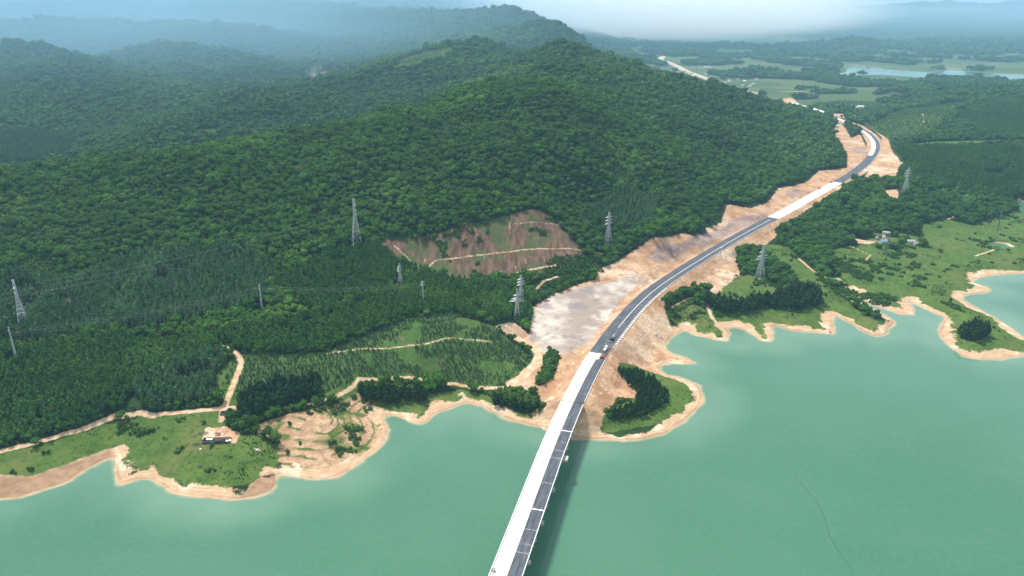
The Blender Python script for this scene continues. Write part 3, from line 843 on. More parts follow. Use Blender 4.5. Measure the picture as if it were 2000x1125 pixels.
def pale_of(u, s_):
    S1, S2, S3, S4, S5 = s_at(700), s_at(425), s_at(356), s_at(304), s_at(283)
    if s_ < S1: return 1.0 if u < 0.6 else 0.0
    if s_ < S1 + 10: return 1.0 if u < 3.2 else 0.0
    if s_ < S2: return 0.40 if abs(u - 0.9) < 0.7 else (0.22 if u > 4.5 else 0.0)
    if s_ < S3: return 1.0
    if s_ < S4: return 0.30 if u > 5.0 else 0.0
    return 1.0 if u < -0.3 and s_ < s_at(226) or s_ > s_at(226) else 0.12
def paved(name, us, s0, s1, zoff, mat, step=3.0, parent=None):
    ss = np.arange(s0, s1, step)
    V, Fc = strip(us, ss, zoff)
    o = link_mesh(name, V, Fc, mat, parent)
    add_attr(o, 'across', [u for _ in ss for u in us])
    add_attr(o, 'along', [s_ for s_ in ss for _ in us])
    add_attr(o, 'pale', [pale_of(u, s_) for s_ in ss for u in us])
    return o
US = np.array([-8.6, -6, -3, -0.6, 0.5, 0.7, 1.0, 1.6, 2.5, 3.5, 4.6, 5.4, 7, 8.6])
road = paved('road', US, S_ABUT + 1.0, RS[-1] - 1, 0.0, M_PAVE)
tag(road, 'new dark and pale highway curving inland from the bridge', kind='structure')
froad = []
fn = np.gradient(FROAD[:, :2], axis=0); fn /= np.linalg.norm(fn, axis=1)[:, None]
Vf = []
for i in range(len(FROAD)):
    for u in (-13, 13):
        x_, y_ = FROAD[i, 0] + fn[i, 1] * u, FROAD[i, 1] - fn[i, 0] * u
        Vf.append((x_, y_, float(samp(HT, x_, y_)) + 2.5))
o = link_mesh('road', Vf, [(2 * i, 2 * i + 1, 2 * i + 3, 2 * i + 2) for i in range(len(FROAD) - 1)], M_STAIN)
tag(o, 'far pale stretch of the unfinished highway in the valley', kind='structure')
# kerbs: edge and median
for (s0, s1, u, w_, h, lab) in [(S_ABUT + 3, s_at(430), 8.75, 0.5, 0.35, 'pale kerb along the water side of the highway'), (s_at(355), s_at(232), 8.75, 0.5, 0.35, 'pale kerb along the far curve of the highway'),
                               (s_at(640), s_at(428), 1.1, 0.7, 0.35, 'broken pale median kerb of the highway'), (S_ABUT + 3, s_at(700), -8.8, 0.4, 0.25, 'pale kerb on the land side of the highway')]:
    tag(rail('kerb', M_CONC, s0, s1, u, w_, h), lab, kind='structure')

# ------------------------------------------------------------------ bridge
p0, _ = rpos(S_ABUT, 0)
bridge = thing('bridge', 'long concrete bridge with one white and one dark lane crossing the green water', 'bridge')
sb0 = 4.0
ss = np.arange(sb0, S_ABUT + 0.9, 4.0)
V, Fc = [], []
for s_ in ss:
    for (u, z) in [(-8.9, -0.03), (8.9, -0.03), (8.9, -0.55), (6.6, -0.75), (6.2, -2.1), (-6.2, -2.1), (-6.6, -0.75), (-8.9, -0.55)]:
        p, _ = rpos(s_, u, z); V.append(p)
for i in range(len(ss) - 1):
    for k in range(8):
        Fc.append((i * 8 + k, i * 8 + (k + 1) % 8, i * 8 + 8 + (k + 1) % 8, i * 8 + 8 + k))
link_mesh('deck', V, Fc, M_CONC, bridge)
paved('lane_paving', US, sb0, S_ABUT + 1.0, 0.0, M_PAVE, 2.0, bridge)
for u in (-8.75, 8.75):
    rail('parapet', M_WHITE, sb0, S_ABUT + 1, u, 0.36, 0.85, -0.02, 4.0, bridge)
piers = [(1101, 893, 1), (1079, 953, 0), (1057, 1017, 0), (1031, 1093, 0), (1117, 844, 0)]
for i, (px, py, big) in enumerate(piers):
    s_ = s_at(py - 8)
    p, ang = rpos(s_, 0, 0)
    root_z = p.z
    nx, ny = float(np.interp(s_, RS, NRM[:, 0])), float(np.interp(s_, RS, NRM[:, 1]))
    rz = math.atan2(ny, nx)
    m = MB(); L = 22.0 if big else 19.4
    dpt = 5.5 if big else 2.6
    off = 0.8 if big else 0.3
    m.box((p.x + nx * off, p.y + ny * off, p.z - 3.0), (L, dpt, 1.75), rz)
    pier = m.build('pier', M_STAIN, bridge)
    for u in (-4.6, 4.6):
        q, _ = rpos(s_, u, 0)
        m = MB(); m.bar((q.x, q.y, -5.5), (q.x, q.y, p.z - 3.88), 1.05, 12)
        m.build('column', M_STAIN, pier, False)
    # pale joint strip over each pier on the dark lane
for py in (840, 878, 893, 941, 993, 1032, 1077):
    s_ = s_at(py)
    V, Fc = [], []
    ww = 0.45 if py in (993, 840) else 0.10
    for ds in (-ww, ww):
        for u in (0.75, 8.5):
            V.append(rpos(s_ + ds, u, 0.006)[0])
    m = MB(); m.add(V, [(0, 1, 3, 2)])
    m.build('expansion_joint', M_WHITE if py in (993, 840) else M_CONC, bridge)
for k in range(13):                                  # drain spouts under the edges
    s_ = 12 + k * 22.0
    for u in (-9.1, 9.1):
        p, _ = rpos(s_, u, -0.25)
        nx, ny = float(np.interp(s_, RS, NRM[:, 0])), float(np.interp(s_, RS, NRM[:, 1]))
        MB().box(p, (0.7, 0.5, 0.5), math.atan2(ny, nx)).build('drain_spout', M_STAIN, bridge)
p, _ = rpos(S_ABUT + 1.5, 0)
nx, ny = float(np.interp(S_ABUT, RS, NRM[:, 0])), float(np.interp(S_ABUT, RS, NRM[:, 1]))
MB().box((p.x, p.y, p.z - 4.6), (18.2, 2.2, 5.0), math.atan2(ny, nx)).build('abutment', M_CONC, bridge)

# ------------------------------------------------------------------ foliage materials and tree models
def leaf_mat(name, lo, hi, tip, wl=45.0):
    t = NT(name, 0.8, 0.05)
    oi = t.n('ShaderNodeObjectInfo')
    geo = t.n('ShaderNodeNewGeometry')
    macro = t.math('ADD', t.math('MULTIPLY', t.noise(wl, 3, oi.outputs['Location']), 0.6), t.math('MULTIPLY', t.noise(wl * 6, 3, oi.outputs['Location']), 0.4))
    v = t.math('ADD', t.math('MULTIPLY', t.math('POWER', oi.outputs['Random'], 1.4), 0.55), t.math('MULTIPLY', t.step(0.38, 0.62, macro), 0.5))
    c = t.mix(v, lo, hi)
    c = t.mix(t.math('MULTIPLY', geo.outputs['Random Per Island'], 0.55), c, tip)
    patch = 0.0 if name == 'grove_leaves' else t.step(0.56, 0.66, t.noise(wl * 2.3, 4, oi.outputs['Location']))
    c = t.mix(t.math('MULTIPLY', patch, 0.55), c, tuple(k_ * 1.15 for k_ in tip))
    rare = t.step(0.93, 0.97, oi.outputs['Random'])
    c = t.mix(t.math('MULTIPLY', rare, 0.4), c, (0.085, 0.070, 0.030))
    t.color(c)
    return t.m
L_HILL = leaf_mat('hill_forest_leaves', (0.007, 0.036, 0.009), (0.055, 0.160, 0.016), (0.105, 0.225, 0.030))
L_FAR = leaf_mat('far_forest_leaves', (0.009, 0.042, 0.012), (0.055, 0.145, 0.020), (0.090, 0.185, 0.036), 160.0)
L_EUC = leaf_mat('eucalyptus_leaves', (0.018, 0.070, 0.024), (0.072, 0.165, 0.052), (0.130, 0.235, 0.090), 30.0)
L_GROVE = leaf_mat('grove_leaves', (0.006, 0.024, 0.009), (0.016, 0.050, 0.013), (0.032, 0.080, 0.020), 20.0)
L_DARK = leaf_mat('acacia_leaves', (0.009, 0.044, 0.011), (0.050, 0.150, 0.018), (0.095, 0.215, 0.032), 30.0)
L_BUSH = leaf_mat('bush_leaves', (0.022, 0.072, 0.011), (0.056, 0.130, 0.018), (0.090, 0.170, 0.030), 25.0)
L_SAP = leaf_mat('sapling_leaves', (0.035, 0.090, 0.030), (0.075, 0.140, 0.055), (0.120, 0.180, 0.085), 30.0)
M_BARK = flat('brown_bark', (0.10, 0.075, 0.05), 0.95, 0.1, 0.3, 0.4)
M_PALEBARK = flat('pale_bark', (0.42, 0.38, 0.31), 0.9, 0.1, 0.3, 0.5)

ICO = [(0,0,1)] + [(0.894*math.cos(2*math.pi*k/5),0.894*math.sin(2*math.pi*k/5),0.447) for k in range(5)] + [(0.894*math.cos(2*math.pi*(k+.5)/5),0.894*math.sin(2*math.pi*(k+.5)/5),-0.447) for k in range(5)] + [(0,0,-1)]
ICF = [(0,1+k,1+(k+1)%5) for k in range(5)] + [(1+k,6+k,1+(k+1)%5) for k in range(5)] + [(1+(k+1)%5,6+k,6+(k+1)%5) for k in range(5)] + [(11,6+(k+1)%5,6+k) for k in range(5)]

def crown(seed, lobes, nleaf, size, core=0.74, up=0.25):
    """leaf clumps over the lobes plus a rough inner body; lobes are (x, y, z, rx, rz)"""
    r = random.Random(seed)
    V, Fc = [], []
    tot = sum(l[3] ** 2 for l in lobes)
    for (cx, cy, cz, rx, rzz) in lobes:
        n = len(V)
        for p in ICO:
            k = core * (0.85 + 0.3 * r.random())
            V.append((cx + p[0] * rx * k, cy + p[1] * rx * k, cz + p[2] * rzz * k))
        Fc += [tuple(i + n for i in q) for q in ICF]
        for _ in range(int(nleaf * rx * rx / tot)):
            z = r.uniform(-0.75, 1.0); a = r.uniform(0, 2 * math.pi); q = math.sqrt(max(0, 1 - z * z))
            d = Vector((q * math.cos(a), q * math.sin(a), z))
            k = r.uniform(0.72, 1.10)
            c = Vector((cx + d.x * rx * k, cy + d.y * rx * k, cz + d.z * rzz * k))
            nn = (d + Vector((r.uniform(-.8, .8), r.uniform(-.8, .8), r.uniform(-.5, .8) + up))).normalized()
            u = nn.cross(Vector((r.uniform(-1, 1), r.uniform(-1, 1), r.uniform(-1, 1)))).normalized(); w_ = nn.cross(u)
            s1, s2 = size * r.uniform(0.55, 1.25), size * r.uniform(0.45, 1.0)
            b = len(V)
            V += [tuple(c - u * s1 - w_ * s2 * 0.3), tuple(c + u * s1 * 0.2 - w_ * s2), tuple(c + u * s1 + w_ * s2 * 0.2), tuple(c - u * s1 * 0.2 + w_ * s2)]
            Fc.append((b, b + 1, b + 2, b + 3))
    return V, Fc

def trunk(seed, h, r0, limbs=3, lean=0.25):
    r = random.Random(seed)
    m = MB()
    a = (0, 0, -0.6); x, y = r.uniform(-lean, lean), r.uniform(-lean, lean)
    mid_ = (x, y, h * 0.55); top = (x * 1.8, y * 1.8, h)
    m.bar(a, mid_, r0, 6, r0 * 0.7); m.bar(mid_, top, r0 * 0.7, 5, r0 * 0.3)
    for k in range(limbs):
        t = 2 * math.pi * k / max(limbs, 1) + r.random()
        m.bar(mid_, (x + math.cos(t) * h * 0.25, y + math.sin(t) * h * 0.25, h * 0.85), r0 * 0.45, 4, r0 * 0.2)
    return m.v, m.f

def dome_lobes(seed, R0, z0, n=6):
    r = random.Random(seed)
    L = [(0, 0, z0, R0 * 0.75, R0 * 0.72)]
    for k in range(n):
        t = 2 * math.pi * k / n + r.uniform(-.4, .4)
        d = R0 * r.uniform(0.42, 0.68)
        rr = R0 * r.uniform(0.36, 0.56)
        L.append((math.cos(t) * d, math.sin(t) * d, z0 + r.uniform(-0.35, 0.30) * R0, rr, rr * r.uniform(0.75, 1.0)))
    return L
def col_lobes(seed, R0, z0, z1, n=5):
    r = random.Random(seed)
    L = []
    for k in range(n):
        f = k / (n - 1)
        rr = R0 * (0.75 + 0.45 * math.sin(math.pi * min(1, f + 0.18))) * r.uniform(0.8, 1.1) * (1 - 0.45 * max(0, f - 0.6) / 0.4)
        L.append((r.uniform(-.35, .35) * R0, r.uniform(-.35, .35) * R0, z0 + (z1 - z0) * f, rr, (z1 - z0) / n * 0.95))
    return L

KIND = {}
def make_kind(name, variants, leaf, bark):
    """per variant: crown mesh, trunk mesh and the two joined in one mesh"""
    out = []
    for i, (cv, tv) in enumerate(variants):
        cm = bpy.data.meshes.new(name + '_crown'); cm.from_pydata(cv[0], [], cv[1]); cm.materials.append(leaf)
        tm_ = bpy.data.meshes.new(name + '_trunk'); tm_.from_pydata(tv[0], [], tv[1]); tm_.materials.append(bark)
        n = len(cv[0])
        jm = bpy.data.meshes.new(name)
        jm.from_pydata(list(cv[0]) + list(tv[0]), [], list(cv[1]) + [tuple(k + n for k in f) for f in tv[1]])
        jm.materials.append(leaf); jm.materials.append(bark)
        mi = np.zeros(len(jm.polygons), np.int32); mi[len(cv[1]):] = 1
        jm.polygons.foreach_set('material_index', mi)
        out.append((cm, tm_, jm))
    KIND[name] = out
make_kind('broadleaf_tree', [(crown(s, dome_lobes(s, 3.6, 5.2, 6), 300, 0.72), trunk(s, 5.5, 0.28)) for s in (1, 2, 3, 4)], L_HILL, M_BARK)
make_kind('far_tree', [(crown(s, dome_lobes(s, 3.8, 4.4, 5), 90, 1.15, 0.85), trunk(s, 4.5, 0.3, 0)) for s in (11, 12, 13)], L_FAR, M_BARK)
make_kind('eucalyptus_tree', [(crown(s, col_lobes(s, 1.65, 4.6, 11.5), 190, 0.55), trunk(s, 11, 0.20, 0)) for s in (21, 22, 23)], L_EUC, M_PALEBARK)
make_kind('acacia_tree', [(crown(s, col_lobes(s, 2.15, 3.2, 8.2, 4), 220, 0.62), trunk(s, 8.5, 0.2, 0)) for s in (31, 32, 33)], L_DARK, M_BARK)
make_kind('grove_tree', [(crown(s, col_lobes(s, 2.5, 3.6, 11.0, 4) + dome_lobes(s, 2.4, 6.0, 4), 300, 0.66), trunk(s, 10, 0.28, 2)) for s in (41, 42, 43, 44)], L_GROVE, M_BARK)
make_kind('bush', [(crown(s, dome_lobes(s, 1.7, 1.2, 4), 110, 0.48), trunk(s, 1.2, 0.12, 0)) for s in (51, 52, 53)], L_BUSH, M_BARK)
make_kind('sapling', [(crown(s, col_lobes(s, 0.55, 0.8, 2.6, 3), 40, 0.42), trunk(s, 2.4, 0.07, 0)) for s in (61, 62)], L_SAP, M_PALEBARK)

# ------------------------------------------------------------------ where things grow
FA = {k: A[k] for k in A}
PT = [ground(p) for p in ([(0,555),(70,535),(120,560),(170,550),(250,500),(380,488),(500,500),(535,540),(515,595),(400,625),(240,650),(100,668),(-60,650),(-60,560)],
                          [(255,765),(330,722),(440,694),(458,705),(438,780),(300,800)],[(1175,405),(1230,372),(1290,395),(1270,440),(1180,445),(1130,430)],[(0,260),(150,265),(140,310),(0,330)])]
PD = [ground(p) for p in ([(420,650),(620,618),(760,560),(830,538),(930,560),(1000,572),(1045,600),(1040,625),(1005,640),(880,610),(800,618),(700,655),(640,684),(540,690),(465,688)],
                          [(-60,700),(200,662),(430,652),(468,690),(330,720),(255,765),(300,800),(200,820),(100,850),(-60,880)],[(520,560),(640,500),(740,480),(830,530),(740,560),(620,615)],
                          [(1750,290),(2060,285),(2060,400),(1960,392),(1800,360),(1740,350)],[(1900,250),(1870,215),(1960,190),(2060,190),(2060,270),(1900,272)])]
occ_pts = []

def jitter_points(y0, y1, s, xlim=None):
    xr = 0.78 * y1 + 40
    ys = np.arange(y0, y1, s * 0.88)
    xs = np.arange(-xr, xr, s)
    X, Y = np.meshgrid(xs, ys)
    X = X + (np.arange(len(ys)) % 2)[:, None] * s / 2
    X = X + rng.uniform(-.38, .38, X.shape) * s
    Y = Y + rng.uniform(-.38, .38, Y.shape) * s
    X, Y = X.ravel(), Y.ravel()
    kx = np.abs(X) < 0.76 * Y + 60
    return X[kx], Y[kx]

def masks(x, y):
    m_ = {k: samp(FA[k], x, y) for k in ('shore', 'earth', 'grass', 'rock', 'burn', 'path', 'terrace', 'plain', 'road')}
    nz = fbm(x, y, 14, 3, 91)
    free = (m_['shore'] > 14 + 6 * nz) & (m_['earth'] < -1.5 - 5.0 * (y > 900) + 4 * nz) & (m_['burn'] < 0 + 5 * nz) & (m_['path'] < -1.6) & (m_['terrace'] < 0) & (m_['road'] < -3)
    return m_, free, nz

GROVES = [
 ('grove_tree', [(1372,588),(1400,592),(1440,600),(1480,590),(1530,585),(1545,565),(1595,570),(1603,600),(1560,610),(1500,602),(1450,615),(1420,614),(1372,598)], 5.0, 1.1,
  'dark tree in the dense grove on the grassy right shore below the lattice tower', 'trees of the dark grove on the right shore'),
 ('thicket_tree', [(1206,724),(1238,726),(1275,742),(1306,770),(1304,790),(1262,815),(1194,822),(1188,808),(1240,787),(1247,770),(1222,748)], 2.9, 0.50,
  'low dark tree in the rounded thicket on the sandy point beside the bridge', 'trees of the thicket beside the bridge'),
 ('grove_tree', [(482,778),(520,762),(570,755),(622,756),(632,775),(575,790),(505,818),(462,832),(470,800)], 4.6, 1.15,
  'tall dark tree in the grove beside the dirt track above the charcoal site', 'trees of the tall grove beside the track'),
 ('thicket_tree', [(704,770),(760,772),(835,774),(836,786),(772,792),(706,782)], 3.8, 0.9,
  'dark tree in the narrow grove between the track and the middle cove', 'trees of the narrow grove above the cove'),
 ('thicket_tree', [(960,782),(1000,790),(1062,798),(1060,804),(1000,802),(962,794)], 3.8, 0.75,
  'dark tree in the short row beside the track left of the bridge head', 'trees of the row left of the bridge head'),
 ('grove_tree', [(1872,652),(1900,642),(1926,650),(1930,660),(1905,668),(1878,664)], 3.9, 1.1,
  'dark tree in the small clump on the grassy islet', 'trees of the clump on the islet'),
]
GW = [ground(gv[1]) for gv in GROVES]
SCRUB = [ground(p) for p in ([(430,670),(520,640),(620,624),(642,640),(540,668),(450,692)],[(600,500),(700,478),(738,492),(762,530),(700,562),(620,545)],[(-20,640),(80,655),(60,700),(-20,690)],[(20,535),(50,508),(100,508),(115,535),(60,548)],[(1080,500),(1160,500),(1180,530),(1120,552),(1050,575),(1030,560)])]
BARE = GW + [ground([(1700,455),(1755,452),(1812,468),(1812,492),(1740,494),(1690,484)]),ground([(1180,700),(1250,690),(1330,705),(1372,740),(1378,790),(1330,830),(1250,860),(1150,860),(1165,800)])]
LOWVEG = [ground(p) for p in ([(776,119),(830,101),(925,86),(900,99),(840,121),(770,140)],[(1180,118),(1250,128),(1330,142),(1400,160),(1380,165),(1300,152),(1220,138)],[(1690,245),(1760,215),(1830,205),(1890,198),(1840,240),(1800,272),(1745,276)],[(1585,200),(1650,196),(1720,200),(1745,222),(1690,226),(1640,215)],[(380,255),(430,252),(425,262),(385,262)])]
# power line corridor and tower feet stay clear
TOWERS = [  # base px, top px row, kind, arm heading in degrees, label
 ((48,638), 547, 'wide', 118, 'broad grey lattice tower standing among the pale trees at the left edge'),
 ((697,475), 388, 'wide', 112, 'tall grey lattice tower on the forest slope left of the brown clearing'),
 ((1187,478), 415, 'wide', 40, 'grey lattice tower with short arms between the brown clearing and the earthworks'),
 ((1484,543), 478, 'low', 25, 'grey lattice tower standing on the grass behind the dark grove'),
 ((1767,376), 327, 'wide', 8, 'pale lattice tower with curved arms above the right hand forest'),
 ((1010,620), 565, 'low', 5, 'lattice tower with wide low arms beside the pale quarry floor'),
 ((1017,590), 538, 'wide', 35, 'lattice tower partly behind the wide armed one beside the quarry'),
 ((782,555), 515, 'wide', 60, 'small lattice tower below the lower left corner of the brown clearing'),
 ((827,590), 548, 'slim', 30, 'slim pole tower with one cross arm over the dark plantation rows'),
 ((512,602), 555, 'slim', 100, 'slim whitish pole tower among pale eucalyptus trees'),
 ((31,696), 640, 'slim', 118, 'slim grey lattice mast just below the broad tower at the left edge'),
 ((1730,500), 455, 'slim', 60, 'thin dark mast standing in front of the teal roofed farm house'),
 ((1948,450), 413, 'slim', 50, 'thin dark mast among scattered trees near the right edge'),
]
TB = hit([t[0][0] for t in TOWERS], [t[0][1] for t in TOWERS])

def clear_of_towers(x, y, r=7.0):
    ok = np.ones(len(x), bool)
    for p in TB:
        # keep the foot and a little ground on the camera side open
        ok &= np.hypot(x - p[0], (y - p[1] + 3) * 0.8) > r
    return ok

POOL = {k: [] for k in KIND}             # rows of x, y, scale
bands = [(300, 560, 4.7), (560, 900, 4.7), (900, 1300, 5.1)]
yb = 1300.0
while yb < 8200:
    s_ = 6.4 * (yb / 1300.0) ** 0.75
    bands.append((yb, min(yb * 1.16, 8200), s_)); yb *= 1.16
PTp, PDp = PT, PD
def in_any(x, y, polys):
    return region_sd(x.astype(np.float32), y.astype(np.float32), polys, 5.0) > 0
for (y0, y1, s_) in bands:
    x, y = jitter_points(y0, y1, s_)
    m_, free, nz = masks(x, y)
    plantation = (in_any(x, y, PTp) | in_any(x, y, PDp) | in_any(x, y, SCRUB) | in_any(x, y, BARE)) if y0 < 2600 else np.zeros(len(x), bool)
    keep = free & ~plantation & (m_['grass'] < -1 + 4 * nz) & clear_of_towers(x, y)
    z = samp(HT, x, y)
    cl = fbm(x, y, 260, 4, 57)
    keep &= np.where(m_['plain'] > 0.4, (cl > 0.12) & (m_['path'] < -38), fbm(x, y, 55, 3, 58) > -0.62)
    x, y = x[keep], y[keep]
    sc = np.where(y0 < 1300, s_ / 5.8, s_ / 6.2) * np.clip(np.exp(rng.normal(-0.08, 0.34, len(x))), 0.4, 2.0) * (1 + 0.3 * fbm(x, y, 45, 3, 59))
    k = 'broadleaf_tree' if y0 < 1250 else 'far_tree'
    POOL[k].append(np.c_[x, y, sc])
for (y0, y1, s_, kind, polys, row) in [(300, 1300, 4.3, 'eucalyptus_tree', PT[:3], 0), (1300, 2200, 6.5, 'eucalyptus_tree', PT[3:], 0), (300, 1300, 4.3, 'acacia_tree', PD[:3], 1), (1000, 2700, 5.0, 'acacia_tree', PD[3:], 1)]:
    x, y = jitter_points(y0, y1, s_)
    sel = in_any(x, y, polys)
    x, y = x[sel], y[sel]
    m_, free, nz = masks(x, y)
    keep = free & (m_['grass'] < -0.5) & clear_of_towers(x, y, 6.0) & (fbm(x, y, 30, 3, 63) > -0.45)
    x, y = x[keep], y[keep]
    POOL[kind].append(np.c_[x, y, rng.uniform(0.70, 1.2, len(x)) * (1.15 if y0 >= 1000 else 1.0) * (1 + 0.25 * fbm(x, y, 40, 2, 64))])
x, y = jitter_points(1400, 2900, 6.3)
sel = in_any(x, y, LOWVEG)
x, y = x[sel], y[sel]
POOL['far_tree'].append(np.c_[x, y, rng.uniform(0.22, 0.55, len(x))])
def keep_tiny(y0, y1):
    x, y = jitter_points(y0, y1, 2.2)
    m_, free, nz = masks(x, y)
    k_ = free & (m_['grass'] > 1) & (m_['shore'] > 17) & (fbm(x, y, 26, 4, 171) + 0.5 * fbm(x, y, 5, 2, 172) > 0.33) & ~in_any(x, y, YOUNG_W)
    return np.c_[x[k_], y[k_], rng.uniform(0.14, 0.42, int(k_.sum()))]
# bushes on grass, along the earth's edge and round the young plantation
x, y = jitter_points(300, 1500, 2.9)
m_, free, nz = masks(x, y)
inyoung = in_any(x, y, YOUNG_W)
cl = fbm(x, y, 46, 4, 71)
cl2 = fbm(x, y, 9, 2, 72)
keep = free & (m_['grass'] > 0) & ~inyoung & ((cl > 0.30) & (cl2 > 0.05) | (cl2 > 0.60)) & (m_['shore'] > 22)
fringe = (m_['shore'] > 30) & (m_['grass'] < -1) & (m_['grass'] > -9) & free
brn = (m_['burn'] > 0) & (fbm(x, y, 34, 3, 73) > 0.32) & (cl2 > 0.0) & (m_['path'] < -2)
ter_ = (m_['terrace'] > 1) & (fbm(x, y, 20, 3, 74) > 0.22) & (cl2 > 0.1)
grn = samp(gp, x, y) > 0
vr = in_any(x, y, [ground([(1436,480),(1470,490),(1515,512),(1555,545),(1598,572),(1600,590),(1560,585),(1510,560),(1470,540),(1440,520)]), ground([(1298,602),(1320,578),(1352,566),(1368,585),(1345,600),(1318,612)]),
                   ground([(1600,545),(1570,512),(1540,500),(1600,490),(1630,520),(1640,556),(1700,575),(1760,585),(1730,600),(1650,585)])])
scrub = in_any(x, y, SCRUB) & (m_['path'] < -1.5) & (m_['shore'] > 15)
keep = (keep | scrub | fringe | brn | ter_ | grn | (vr & (m_['path'] < -1.5) & (cl2 > -0.5))) & clear_of_towers(x, y, 5.0)
x, y = x[keep], y[keep]
tiny = keep_tiny(300, 1150)
POOL['bush'].append(tiny)
POOL['bush'].append(np.c_[x, y, rng.uniform(0.45, 1.25, len(x)) * np.where(samp(gp, x, y) > 0, 1.5, 1.0)])
# saplings in contour rows on the young plantation
x, y = jitter_points(300, 900, 2.3)
m_, free, nz = masks(x, y)
zz = samp(HT, x, y)
keep = in_any(x, y, YOUNG_W) & (m_['path'] < -1) & (fbm(x, y, 22, 3, 75) > -0.38) & (np.abs((zz / 1.0) % 1.0 - 0.5) < 0.36)
x, y = x[keep], y[keep]
POOL['sapling'].append(np.c_[x, y, rng.uniform(0.6, 1.25, len(x))])
POOL = {k: (np.vstack(v) if v else np.zeros((0, 3))) for k, v in POOL.items()}

# groves
GROVE_PTS = []
for gi, (kind, poly, sp, scl, lab, grp) in enumerate(GROVES):
    P = GW[gi]
    x, y = jitter_points(P[:, 1].min() - 5, P[:, 1].max() + 5, sp)
    sel = in_any(x, y, [P])
    x, y = x[sel], y[sel]
    GROVE_PTS.append(np.c_[x, y, scl * rng.uniform(0.72, 1.15, len(x))])

# ------------------------------------------------------------------ placing trees
def visible(x, y, z):
    px, py, d = project(x, y, z)
    ok = (px > -5) & (px < 2005) & (py > 0) & (py < 1130)
    n = 40
    T = np.linspace(0.06, 0.985, n)
    for t in T:
        ok &= (H + (z - H) * t) > samp(HT, x * t, np.maximum(y * t, 231)) - 0.5
    return ok

def plant(kind, x, y, scale, label, group, name=None, zoff=0.0, cat='tree'):
    cm, tm_, jm = random.choice(KIND[kind])
    z = float(samp(HT, x, y)) + zoff
    o = thing(name or kind, label, cat, (x, y, z), random.uniform(0, 6.28), group)
    o.scale = (scale, scale, scale * random.uniform(0.88, 1.15))
    for nm, me in (('trunk', tm_), ('crown', cm)):
        c_ = bpy.data.objects.new(nm, me)
        COL.objects.link(c_)
        c_.parent = o
    return o

def scatter(name, kind, pts, label, cat, use=None):
    """everything of a kind beyond the individual ones, as one object of instanced points"""
    me = bpy.data.meshes.new(name)
    z = samp(HT, pts[:, 0], pts[:, 1])
    co = np.c_[pts[:, 0], pts[:, 1], z].astype(np.float32)
    me.vertices.add(len(co)); me.vertices.foreach_set('co', co.ravel())
    sc = np.repeat(pts[:, 2:3], 3, 1); sc[:, 2] *= rng.uniform(0.85, 1.2, len(pts))
    at = me.attributes.new('size', 'FLOAT_VECTOR', 'POINT'); at.data.foreach_set('vector', sc.astype(np.float32).ravel())
    ro = np.c_[rng.uniform(-.06, .06, (len(pts), 2)), rng.uniform(0, 6.28, len(pts))]
    at = me.attributes.new('turn', 'FLOAT_VECTOR', 'POINT'); at.data.foreach_set('vector', ro.astype(np.float32).ravel())
    o = bpy.data.objects.new(name, me); COL.objects.link(o)
    pc = bpy.data.collections.new(name + '_kinds')
    for (cm, tm_, jm) in KIND[kind]:
        pc.objects.link(bpy.data.objects.new(kind, jm))
    ng = bpy.data.node_groups.new(name, 'GeometryNodeTree')
    ng.interface.new_socket('Geometry', in_out='INPUT', socket_type='NodeSocketGeometry')
    ng.interface.new_socket('Geometry', in_out='OUTPUT', socket_type='NodeSocketGeometry')
    gi, go = ng.nodes.new('NodeGroupInput'), ng.nodes.new('NodeGroupOutput')
    ip = ng.nodes.new('GeometryNodeInstanceOnPoints')
    ci = ng.nodes.new('GeometryNodeCollectionInfo')
    ci.inputs['Collection'].default_value = pc
    ci.inputs['Separate Children'].default_value = True
    ci.inputs['Reset Children'].default_value = True
    ip.inputs['Pick Instance'].default_value = True
    for nm, sk in (('size', 'Scale'), ('turn', 'Rotation')):
        na = ng.nodes.new('GeometryNodeInputNamedAttribute'); na.data_type = 'FLOAT_VECTOR'
        na.inputs['Name'].default_value = nm
        ng.links.new(na.outputs[0], ip.inputs[sk])
    ng.links.new(gi.outputs[0], ip.inputs['Points'])
    ng.links.new(ci.outputs[0], ip.inputs['Instance'])
    ng.links.new(ip.outputs[0], go.inputs[0])
    md = o.modifiers.new('scatter', 'NODES'); md.node_group = ng
    return tag(o, label, cat, kind='stuff')

def single_out(kind, n, label, group, stuff_name, stuff_label, cat='tree', ysel=None):
    P = POOL[kind]
    z = samp(HT, P[:, 0], P[:, 1])
    d = np.sqrt(P[:, 0] ** 2 + P[:, 1] ** 2 + (z - H) ** 2) / P[:, 2] ** 0.8
    d = np.where(visible(P[:, 0], P[:, 1], z + 3), d, 1e9)
    idx = np.argsort(d)[:n]
    for i in idx:
        plant(kind, float(P[i, 0]), float(P[i, 1]), float(P[i, 2]), label, group, cat=cat)
    rest = np.delete(P, idx, 0)
    scatter(stuff_name, kind, rest, stuff_label, cat)

